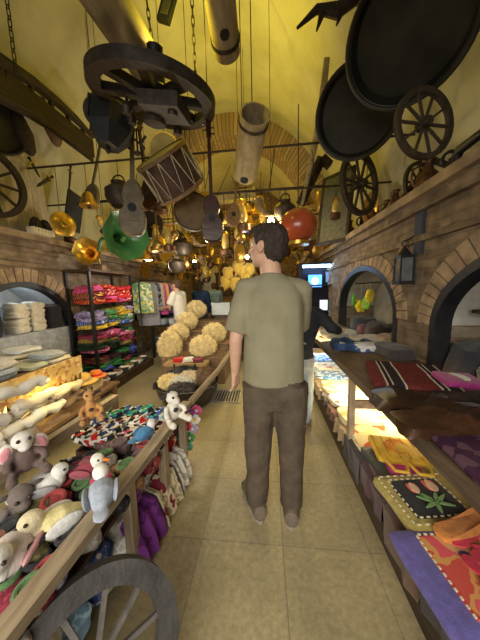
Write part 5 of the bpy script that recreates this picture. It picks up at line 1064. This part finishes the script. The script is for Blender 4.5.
# 10 hexagonal lantern, small disc
p = PY(112,122,1.95); root = thing('hanging_lantern', 'black hexagonal lantern tapering downwards under the cartwheel rim', 'lantern', p, rot=(R(-8),R(8),0)); mb = MB(); mb.lathe([(.0,.12),(.16,.10),(.17,.08)], n=6, cap=False); mb.lathe([(.17,.08),(.175,.06),(.165,-.08),(.08,-.2),(.0,-.21)], n=6); mb.build('lantern_body', IRON, root, smooth=False); mb = MB(); mb.ball((0,0,-.23),.02,8,6); mb.build('finial', IRON, root)
for i in range(6): a = 2*PI*i/6; mb = MB(); mb.bar((.175*math.cos(a),.175*math.sin(a),.08),(.168*math.cos(a),.168*math.sin(a),-.08),.015,.015); mb.build('frame_bar', DIRON, root)
mb = MB(); mb.tube([(0,0,.12),(0,0,.75)], .006, 5); mb.build('suspension_rod', DIRON, root)
def disc(label, p, r, nrm, m1, m2, name='hand_drum', cat='drum'):
    root = thing(name, label, cat, p, rot=tuple(Vector(nrm).to_track_quat('Z','Y').to_euler())); mb = MB(); mb.ringbox((0,0,0),(0,0,1), r*.93, r, r*.3, 32); mb.build('hoop', m2, root); mb = MB(); mb.cyl((0,0,r*.11),(0,0,r*.13), r*.94, n=32); mb.build('skin', m1, root); return root
disc('dark brown hand drum hanging left of the lantern under the wheel rim', PY(98,113,1.9), .10, (.2,-1,-.5), DK, DK)
disc('brown hand drum hanging behind the fiddle', PY(193,212,2.9), .22, (.4,-1,0), mat('brown_skin', (.13,.085,.04), rough=.6), DK)
disc('pale hand drum with golden rim left of the drum', PY(165,150,2.9), .17, (.3,-1,-.3), HIDE, BRASS)
disc('grey frying pan hanging over the golden cluster', PY(150,225,3.6), .2, (.1,-1,.1), DIRON, DIRON, 'frying_pan', 'pan')
p = PY(137,142,2.1); mb = MB(); mb.tube([(-.08,0,-.05),(-.03,0,.03),(.03,0,-.02),(.08,0,.04)], .012, 6); mb.tube([(0,0,.1),(0,0,-.08)], .008, 6); mb.ball((0,0,-.09),(.03,.03,.02)); mb.ball((.05,0,-.05),.02,8,6); o = mb.build('iron_trivet', DIRON); o.location = p; tag(o, 'small twisted iron candle holder hanging beside the black lantern', 'candle holder')
# 13 things standing on the right ledge at the far part
def plank(name, label, cat, p, q, w_, h_, m_): mb = MB(); mb.bar(p, q, w_, h_); return tag(mb.build(name, m_, smooth=False), label, cat)
mb = MB(); mb.tube([PY(327,58,3.4), PY(320,120,3.5), PY(302,205,3.8)], [.035,.05,.02], 10, flat=.5); tag(mb.build('long_oar', LOG), 'long thin pale wooden oar leaning up into the vault at the right', 'oar')
a = PY(322,158,3.8); b_ = PY(300,205,4.0); mb = MB(); mb.bar(a, b_, .16, .06); mb.bar(a, PY(330,166,3.8), .14, .08); tag(mb.build('wooden_stock', DK, smooth=False), 'dark wooden plough stock leaning behind the oar', 'plough')
r0 = PY(335,208,3.9); root = thing('framed_panel', 'grey framed panel leaning on the right ledge below the smaller pan', 'panel', r0, rot=(R(-8),0,R(-48))); mb = MB(); mb.box((-.24,-.01,-.5),(.24,.02,.5)); mb.build('panel_board', mat('grey_board', (.12,.115,.08), rough=.8), root, smooth=False)
for s_ in (-1,1): mb = MB(); mb.box((s_*.24-.02,-.02,-.52),(s_*.24+.02,.03,.52)); mb.build('frame_side', DK, root, smooth=False); mb = MB(); mb.box((-.26,-.02,s_*.5-.02),(.26,.03,s_*.5+.02)); mb.build('frame_end', DK, root, smooth=False)
# red-orange globe
p = PY(298,226,3.0); root = thing('glass_globe', 'red-orange glass globe with brass bottom ring beyond the man\'s head', 'globe', p); mb = MB(); mb.ball((0,0,0),(.215,.215,.2), 28, 18); mb.build('globe', mat('orange_glass', (.34,.06,.02), rough=.25, spec=.7, var=.4, scale=3, bump=0), root); mb = MB(); mb.ringbox((0,0,-.2),(0,0,1),.06,.13,.04,24); mb.build('bottom_ring', BRASS, root); mb = MB(); mb.tube([(0,0,.22),(0,0,1.3)], .006, 5); mb.build('cord', DIRON, root)
# right ledge antiques
def sewing(): 
    root = thing('sewing_machine', 'x', 'sewing machine'); mb = MB(); mb.box((-.2,-.09,0),(.2,.09,.05)); mb.build('base', DK, root, smooth=False); mb = MB(); mb.tube([(.13,0,.05),(.13,0,.2),(.10,0,.24),(-.12,0,.24),(-.15,0,.2),(-.15,0,.14)], [.04,.035,.035,.03,.03,.015], 10); mb.build('arm', IRON, root); mb = MB(); mb.ringbox((.19,0,.22),(1,0,0),.05,.07,.02,20); mb.ball((.19,0,.22),.015,8,6); mb.build('hand_wheel', IRON, root); return root
SM = Proto(sewing())
def jug_():
    root = thing('metal_jug', 'x', 'jug'); mb = MB(); mb.lathe([(.05,0),(.075,.02),(.09,.09),(.07,.16),(.035,.2),(.03,.25),(.045,.28),(.035,.285),(.0,.27)]); mb.build('jug_body', COPPER, root); mb = MB(); mb.tube([(.035,0,.25),(.10,0,.22),(.11,0,.15),(.085,0,.09)], .009, 8); mb.build('handle', COPPER, root); mb = MB(); mb.tube([(-.08,0,.1),(-.13,0,.17),(-.15,0,.23)], [.016,.011,.008], 8); mb.build('spout', COPPER, root); return root
JG = Proto(jug_())
led = [('s',.85,1.45),('s',1.28,1.42),('j',1.62,1.4),('s',1.95,1.42),('j',2.28,1.36),('w',2.5,1.42),('j',2.78,1.36),('j',3.05,1.4),('j',3.35,1.38),('s',3.75,1.42),('j',4.15,1.36),('j',4.5,1.42),('s',4.9,1.42),('j',5.4,1.4),('j',5.9,1.38)]
js = ss = 0
for kd, y, x in led:
    if kd == 's': SM.put((x, y, ZL+.052), (0,0,R(80)+rnd.uniform(-.2,.2)), rnd.uniform(.95,1.2), 'old black sewing machine on the right ledge, %s from the camera' % ORD[ss], 'sewing machines on the right ledge'); ss += 1
    elif kd == 'j': JG.put((x, y, ZL+.052), (0,0,rnd.uniform(0,6)), rnd.uniform(.8,1.15), 'dark copper jug standing on the right ledge, %s from the camera' % ORD[js], 'jugs on the right ledge'); js += 1
    else: hoopwheel('small dark spoked wheel standing on the right ledge', (x, y, ZL+.052+.19), .19, (R(90),0,R(25)), 8, m_=DK)
mb = MB(); mb.tube([(1.42,1.9,ZL+.05),(1.40,2.3,ZL+.35),(1.38,2.8,ZL+.14),(1.36,3.1,ZL+.06)], [.02,.03,.025,.02], 8); tag(mb.build('crooked_branch', DK), 'crooked dark branch lying over the jugs on the right ledge', 'branch')
# ---- left wall above the ledge: pale boards with daggers, dark sledge
bx = -2.93; root = thing('pale_board', 'tall pale plank board leaning on the left ledge with daggers hung on it', 'board', (bx,2.55,ZL+.05), rot=(0,R(-3),0)); r_ = root
for i in range(6): mb = MB(); y = -.55+.19*i; mb.box((-.02,y,0),(.02,y+.185,1.05+.25*((i*7)%3)/2)); mb.build('plank', PALEPLANK, root, smooth=False)
def dagger(label, px, py, L, a):
    p = PX(px, py, bx+.10); root = thing('dagger', label, 'dagger', p, rot=(R(a),0,0)); mb = MB(); mb.rings([[(0,-w_,z),(.008,0,z),(0,w_,z),(-.008,0,z)] for w_, z in ((.002,-L*.6),(.018,-L*.45),(.024,0),(.024,L*.12))]); mb.build('scabbard', IRON, root); mb = MB(); mb.bar((0,-.04,L*.13),(0,.04,L*.13),.02,.014); mb.build('guard', OLDB, root); mb = MB(); mb.tube([(0,0,L*.13),(0,0,L*.3)], .013, 8); mb.ball((0,0,L*.32),.02,8,6); mb.build('grip', DK, root)
dagger('curved black dagger hanging diagonally on the pale board', 47, 180, .38, -48); dagger('thin black sword hanging upright at right of the pale board', 70, 175, .42, -12); dagger('small dagger hanging at left of the pale board', 33, 165, .22, 35)
p = PX(74,212,bx+.12); root = thing('black_picture', 'black rectangular picture at the right end of the pale board', 'picture', p, rot=(R(-8),R(8),0)); mb = MB(); mb.box((-.012,-.15,-.27),(.012,.15,.27)); mb.build('picture_frame', IRON, root, smooth=False); mb = MB(); mb.box((.008,-.13,-.25),(.015,.13,.25)); mb.build('picture_face', cloth(BLACK), root, smooth=False)
root = thing('wooden_sledge', 'long dark wooden sledge leaning high up on the left above the pale board', 'sledge', (0,0,0)); a = PX(-40,78,-2.55); b_ = PX(92,160,-2.6)
for k_, dz in enumerate((0,.32)):
    mb = MB(); u = (b_-a); P = [a+Vector((.05*k_,0,dz))+u*f_+Vector((0,0,.10*math.sin(f_*PI))) for f_ in (0,.2,.4,.6,.8,1)]; mb.tube(P, [.05,.06,.06,.055,.05,.03], 8); mb.build('runner', DK, root)
for i in range(6): f_ = .08+.16*i; mb = MB(); c = a+(b_-a)*f_+Vector((0,0,.1*math.sin(f_*PI))); mb.bar(c, c+Vector((.05,0,.34)), .05,.04); mb.build('cross_bar', DK, root)
mb = MB(); P0 = a+Vector((.03,0,.05)); P1 = b_+Vector((.03,0,.02)); mb.poly([P0,P1,P1+Vector((0,0,.26)),P0+Vector((0,0,.30))]); mb.poly([P0+Vector((.02,0,0)),P1+Vector((.02,0,0)),P1+Vector((.02,0,.26)),P0+Vector((.02,0,.30))]); mb.build('bed_board', DK, root, smooth=False)
hoopwheel('dark spoked wheel at the left edge standing on the ledge', PX(-14,180,-2.8), .36, (R(90),0,R(80)), 10, m_=DK)
p = PX(-6,120,-2.75); pan('dark round tray hung over the wheel at the left edge', p, .3, (1,-.3,-.2), PANM, .04)
for i, (px, py, c, s_) in enumerate(((52,128,MIDWOOD,.16),(24,135,DK,.2))): p = PX(px,py,-2.7); mb = MB(); mb.lathe([(.02,-.2),(.06,-.16),(.09,0),(.07,.14),(.03,.2),(.03,.3),(.0,.3)]); o = mb.build('wooden_flask', c); o.location = p; o.rotation_euler = (R(20),0,0); tag(o, ('brown','dark')[i]+' wooden flask hanging under the sledge on the left', 'flask')
for i, px in enumerate((36,45)): p = PX(px,226,-2.78); mb = MB(); mb.slab((0,0,0), .12,.1,.16,0,wob=.03,seed=i); mb.ball((0,0,.15),(.05,.06,.07)); o = mb.build('leather_boot', DK); o.location = (p.x,p.y,ZL+.05); tag(o, '%s of two dark leather boots on the left ledge' % ('left','right')[i], 'boot')
p = PX(42,238,-2.72); mb = MB(); mb.box((-.05,-.14,0),(.05,.14,.07))
for k_ in range(6): mb.box((.05,-.13+.045*k_,.01),(.06,-.1+.045*k_,.06))
o = mb.build('abacus', cloth(CREAM), smooth=False); o.location = (p.x,p.y,ZL+.05); tag(o, 'small cream toothed box under the boots on the left ledge', 'box')
q = PX(16,72,-2.4); top = q.copy(); top.z = vault_z(q.x)-.01; chain('hanging_chain', q, top, 'iron chain with a hook hanging at the upper left', .034)
# ---- rods across the hall and the cluster of metalware hanging from them
def bell_():
    root = thing('brass_bell', 'x', 'bell'); mb = MB(); mb.lathe([(.09,-.16),(.095,-.155),(.07,-.11),(.055,-.05),(.03,-.015),(.0,-.01)]); mb.build('bell_body', BRASS, root); mb = MB(); mb.ball((0,0,-.165),.02,8,6); mb.build('clapper', DIRON, root); return root
def pot_():
    root = thing('brass_pot', 'x', 'pot'); mb = MB(); mb.lathe([(.0,-.22),(.06,-.21),(.10,-.15),(.10,-.09),(.05,-.05),(.055,-.03),(.04,-.035),(.0,-.06)]); mb.build('pot_body', OLDB, root); mb = MB(); mb.torus((0,0,-.03),(0,1,0),.05,.006,16,6,a0=0,a1=2*PI); mb.build('bail_handle', DIRON, root); return root
def ladle_():
    root = thing('hanging_ladle', 'x', 'ladle'); mb = MB(); mb.ball((0,0,-.34),(.06,.04,.05)); mb.build('bowl', OLDB, root); mb = MB(); mb.bar((0,0,0),(0,0,-.3),.016,.008); mb.build('handle', OLDB, root); return root
def olamp_():
    root = thing('oil_lamp', 'x', 'lamp'); mb = MB(); mb.lathe([(.03,-.3),(.06,-.29),(.065,-.24),(.03,-.22)]); mb.build('tank', BRASS, root); mb = MB(); mb.lathe([(.025,-.22),(.045,-.18),(.04,-.1),(.022,-.05)]); mb.build('chimney', mat('amber_glass', (.6,.42,.1), rough=.15, spec=.8, bump=0), root); mb = MB(); mb.lathe([(.05,-.05),(.02,-.02),(.0,-.01)]); mb.build('cap', BRASS, root); return root
def plate_():
    root = thing('metal_plate', 'x', 'plate'); mb = MB(); mb.lathe([(.0,.0),(.09,.004),(.13,.02),(.135,.018),(.09,-.004),(.0,-.006)],(0,0,-.14),(0,1,0)); mb.build('dish', OLDB, root); mb = MB(); mb.ball((0,-.008,-.14),(.035,.006,.035)); mb.build('boss', BRASS, root); return root
def horn_():
    root = thing('drinking_horn', 'x', 'horn'); mb = MB(); mb.tube([(.10,0,-.02),(.07,0,-.10),(.0,0,-.16),(-.09,0,-.18)], [.04,.032,.02,.004], 12); mb.build('horn_body', mat('horn_bone', (.28,.2,.1), rough=.4, var=.5), root); mb = MB(); mb.torus((.10,0,-.02),(.3,0,.9),.04,.008,16,6); mb.build('rim_band', BRASS, root); return root
PR = {'brass bell':Proto(bell_()),'brass pot':Proto(pot_()),'brass ladle':Proto(ladle_()),'oil lamp':Proto(olamp_()),'round metal plate':Proto(plate_()),'drinking horn':Proto(horn_())}
KN = list(PR)
zr = lambda y: 2.95
rods = [2.95,3.5,4.1,4.7,5.3,5.9,6.7,7.4,8.1,8.8]
for ri, y in enumerate(rods):
    z = 2.75 if ri % 2 else 3.0
    mb = MB(); xa = XC-RV*math.sqrt(1-((z-ZV)/RH)**2)-.02; xb = XC+RV*math.sqrt(1-((z-ZV)/RH)**2)+.02; mb.tube([(xa,y,z),(xb,y,z)], .012, 6); tag(mb.build('ceiling_rod', DIRON), 'thin iron rod spanning the hall full of hanging wares, %s from the camera' % ORD[ri], 'rod')
    n_ = 5 if ri == 0 else 14 if ri < 3 else 19
    for j in range(n_):
        x = xa+.25+(xb-xa-.5)*(j+rnd.uniform(.2,.8))/n_
        kd = rnd.choice(KN); s_ = rnd.uniform(.9,1.6); lowest = 2.05 if -1.0 < x < .7 else 1.75
        if ri < 4: lowest += .3
        if ri == 0: x = min(x, -.9)-.3
        zi = rnd.uniform(lowest+.3, z-.05); o = PR[kd].put((x,y,zi), (rnd.uniform(-.2,.2),rnd.uniform(-.3,.3),rnd.uniform(0,6)), s_, '%s hanging from the %s rod, %s from the left' % (kd, ORD[ri], ORD[j]), kd+'s hanging from the rods', {'*': None} if rnd.random()<.35 else {'bell_body':rnd.choice([COPPER,OLDB,DIRON]),'pot_body':rnd.choice([COPPER,DIRON,BRASS]),'bowl':COPPER,'dish':rnd.choice([COPPER,DIRON,BRASS]),'tank':COPPER})
        mb = MB(); mb.tube([(x,y,zi),(x,y,z)], .004, 4); c = mb.build('hanging_cord', DIRON); c.parent = o; c.matrix_parent_inverse = Matrix()
        c.matrix_basis = (Matrix.Translation(o.location) @ o.rotation_euler.to_matrix().to_4x4() @ Matrix.Diagonal((*o.scale,1))).inverted()
# more silhouettes nearer, left of the aisle, on three short chains
near = [('pot',118,178,2.9,1.6),('pot',182,236,3.3,1.3),('ladle',172,200,3.0,1.2),('bell',160,236,3.4,1.4),('pot',176,255,3.6,1.2),('plate',205,190,3.2,1.2),('horn',190,178,3.0,1.6),('bell',143,246,3.3,1.3),('lamp',225,230,3.6,1.2),('plate',238,243,3.9,1.2),('bell',250,215,4.1,1.1),('lamp',262,205,4.2,1.3),('pot',286,205,4.2,1.3),('lamp',168,222,3.2,1.2),('ladle',155,205,2.8,1.4),('ladle',240,205,3.8,1.3)]
key = {'pot':'brass pot','ladle':'brass ladle','bell':'brass bell','plate':'round metal plate','horn':'drinking horn','lamp':'oil lamp'}
for i, (kd, px, py, Y, s_) in enumerate(near):
    Y = min(rods[:4], key=lambda v: abs(v-Y)); p = PY(px,py,Y); o = PR[key[kd]].put(p, (0,0,i*1.3), s_, '%s on a long cord nearer than the rods, %s counted from the left' % (key[kd], ORD[sorted(range(len(near)), key=lambda q: near[q][1]).index(i)]), 'wares on long cords'); q = Vector((p.x,p.y,2.75 if rods.index(Y)%2 else 3.0)); mb = MB(); mb.tube([p,q], .004, 4); c = mb.build('hanging_cord', DIRON); c.parent = o
    c.matrix_basis = (Matrix.Translation(o.location) @ o.rotation_euler.to_matrix().to_4x4() @ Matrix.Diagonal((*o.scale,1))).inverted()
# pale wooden cradle and frame in the middle distance
a = PY(233,197,4.6); root = thing('hanging_cradle', 'pale wooden cradle frame hanging beyond the fiddle', 'cradle', a, rot=(0,R(-6),R(10)))
for s_ in (-1,1): mb = MB(); mb.bar((-.4,.1*s_,0),(.4,.1*s_,0),.05,.14); mb.build('side_board', LOG, root, smooth=False)
for s_ in (-1,1): mb = MB(); mb.bar((s_*.38,-.1,0),(s_*.38,.1,0),.05,.2); mb.build('end_board', LOG, root, smooth=False)
for s_ in (-1,1): mb = MB(); mb.tube([(s_*.38,0,.1),(s_*.3,0,1.2)], .005, 5); mb.build('cord', DIRON, root)
# ---- glowing bulbs
BULB = emis('bulb_glow', (1,.85,.45), 60); BULBW = emis('bulb_white', (.95,.97,1), 70)
BPOS = []
for i, (px, py, Y, r_, m_, lab) in enumerate(((271,221,3.6,.045,BULB,'bright warm bulb hanging just above the man\'s head'),(247,257,4.4,.035,BULBW,'bright white bulb left of the man\'s head'),(195,262,6.0,.05,BULB,'warm bulb hanging far back left of the doorway'))):
    p = PY(px,py,Y); root = thing('light_bulb', lab, 'light bulb', p); mb = MB(); mb.ball((0,0,0), r_, 14, 10); mb.build('glass_bulb', m_, root); mb = MB(); mb.cyl((0,0,r_*.8),(0,0,r_*2.1), r_*.45, n=12); mb.build('socket', IRON, root); mb = MB(); mb.tube([(0,0,r_*2),(0,0,vault_z(p.x)-p.z-.01)], .004, 5); mb.build('flex', IRON, root); BPOS.append(p)
# far-end wares on a dresser (golden heap right of the steps)
root = thing('dresser', 'dark dresser with brassware at the far end right of the steps', 'dresser', (-.3,8.9,0))
for z in (.5,.95,1.4,1.85): mb = MB(); mb.box((-.85,-.15,z-.02),(.95,.2,z)); mb.build('shelf', DARKWOOD, root, smooth=False)
for x in (-.85,.05,.93): mb = MB(); mb.box((x,-.15,0),(x+.04,.2,1.85)); mb.build('upright', DARKWOOD, root, smooth=False)
q = 0
for zi, z in enumerate((.95,1.4,1.85)):
    for j in range(9): JG.put((-1.05+.19*j, 8.87, z+.003), (0,0,rnd.uniform(0,6)), rnd.uniform(.9,1.2), 'brass jug on the far dresser, %s shelf up, %s from the left' % (ORD[zi], ORD[j]), 'jugs on the far dresser', {'*': rnd.choice([BRASS,BRASS,OLDB])})
# cluster at (240,270): yellow plush heads on a rail
for i, (px, py) in enumerate(((228,274),(238,268),(246,280),(234,284),(243,272),(226,283),(250,270))):
    p = PY(px,py,4.9); mb = MB(); b = MB(); b.ball((0,0,0),(.12,.1,.14)); b.ball((.06,0,.08),(.07,.06,.06)); o = b.build('wool_bunch', cloth((.48,.31,.05))); wrinkle(o,.09,22); o.location = p; tag(o, 'golden wool bunch hanging beyond the man\'s shoulder, %s in the cluster' % ORD[i], 'wool', 'golden wool bunches')
    mb = MB(); mb.tube([(0,0,.1),(0,0,2.75-p.z)], .004, 4); mb.build('cord', DIRON, o)
# cords that carry the instruments, drums and horn
bpy.context.view_layer.update()
for o in list(COL.objects):
    b0 = o.name.split('.')[0]
    if o.parent is None and b0 in ('fiddle','guitar','lute','hand_drum','frying_pan') or o.name == 'gramophone.001':
        lp_ = Vector((0,0,.74)) if b0 in ('fiddle','guitar','lute') else Vector((0,0,.1)) if b0 == 'gramophone' else Vector((0,.08,.02))
        p = o.matrix_world @ lp_; q = Vector((p.x, p.y, vault_z(p.x)-.01)); mb = MB(); mb.tube([p, q], .0035, 4); c = mb.build('hanging_cord', DIRON); c.parent = o; c.matrix_basis = o.matrix_world.inverted()
# ================================================================ light
w = bpy.data.worlds.new('world'); sc.world = w; w.use_nodes = True
w.node_tree.nodes['Background'].inputs[0].default_value = (.75,.8,.9,1); w.node_tree.nodes['Background'].inputs[1].default_value = .22
WARM = (1, .70, .25); YEL = (1, .78, .04)
lamp('POINT', tuple(wc+Vector((.12,.2,.6))), 9, YEL, .05, name='vault_light')
lamp('SPOT', (-.45, 2.9, 3.2), 165, YEL, .08, to=(-.35, 3.9, 5.3), name='vault_fill_spot', angle=92, blend=1)  # added spot without a fixture, keeps the glow on the vault centre
lamp('POINT', (-.3, 4.5, 3.6), 28, YEL, .1, name='vault_light')  # added point light, no fixture, brightens the face of the rib
lamp('POINT', (-.9, 7.6, 2.9), 75, (1,.68,.12), .1, name='vault_light')  # far-end point light with no fixture of its own
for p, e, c in zip(BPOS, (14, 7, 20), ((1,.75,.3),(.95,.97,1),(1,.75,.3))): lamp('POINT', tuple(p+Vector((0,-.06,-.06))), e, c, .05, name='bulb_light')
lamp('AREA', (.85, 2.6, .75), 38, (1,.80,.40), (.35, 2.2), to=(.80, 2.75, 0), name='shelf_strip')
lamp('AREA', (.85, 3.9, .75), 6, (.7,.85,1), (.3, .6), to=(.8, 3.9, 0), name='shelf_strip')
lamp('AREA', (-1.8, 1.75, .72), 9, (1,.74,.26), (.2, 1.5), to=(-1.5, 1.8, 0), name='shelf_strip')
lamp('POINT', (-1.75, 2.4, 1.35), 14, (1,.75,.35), .06, name='stall_fill')  # unseen fill light, no fixture, brightens the goods on the left
lamp('POINT', (-.95, 3.2, 1.75), 22, (1,.86,.6), .06, name='stall_fill')  # unseen fill above the tub and sheepskin hats, no fixture
lamp('POINT', (-1.85, 3.8, 1.75), 20, (1,.92,.8), .06, name='rack_fill')  # unseen fill in front of the textile rack, no fixture
lamp('POINT', (-3.1, 2.7, 1.42), 1.0, (.75,.88,1), .04, name='niche_light')  # weak cool point light inside the left recess, no fixture
lamp('AREA', (-.7, YB+.1, 1.6), 48, (1,.93,.80), (3.0, 1.6), to=(-.5, 2.2, .2), name='rear_fill').data.spread = R(95)  # unseen area light added behind the camera as general fill
sc.view_settings.view_transform = 'Standard'; sc.view_settings.look = 'None'; sc.view_settings.gamma = 1; sc.view_settings.use_curve_mapping = False
sc.view_settings.exposure = 0
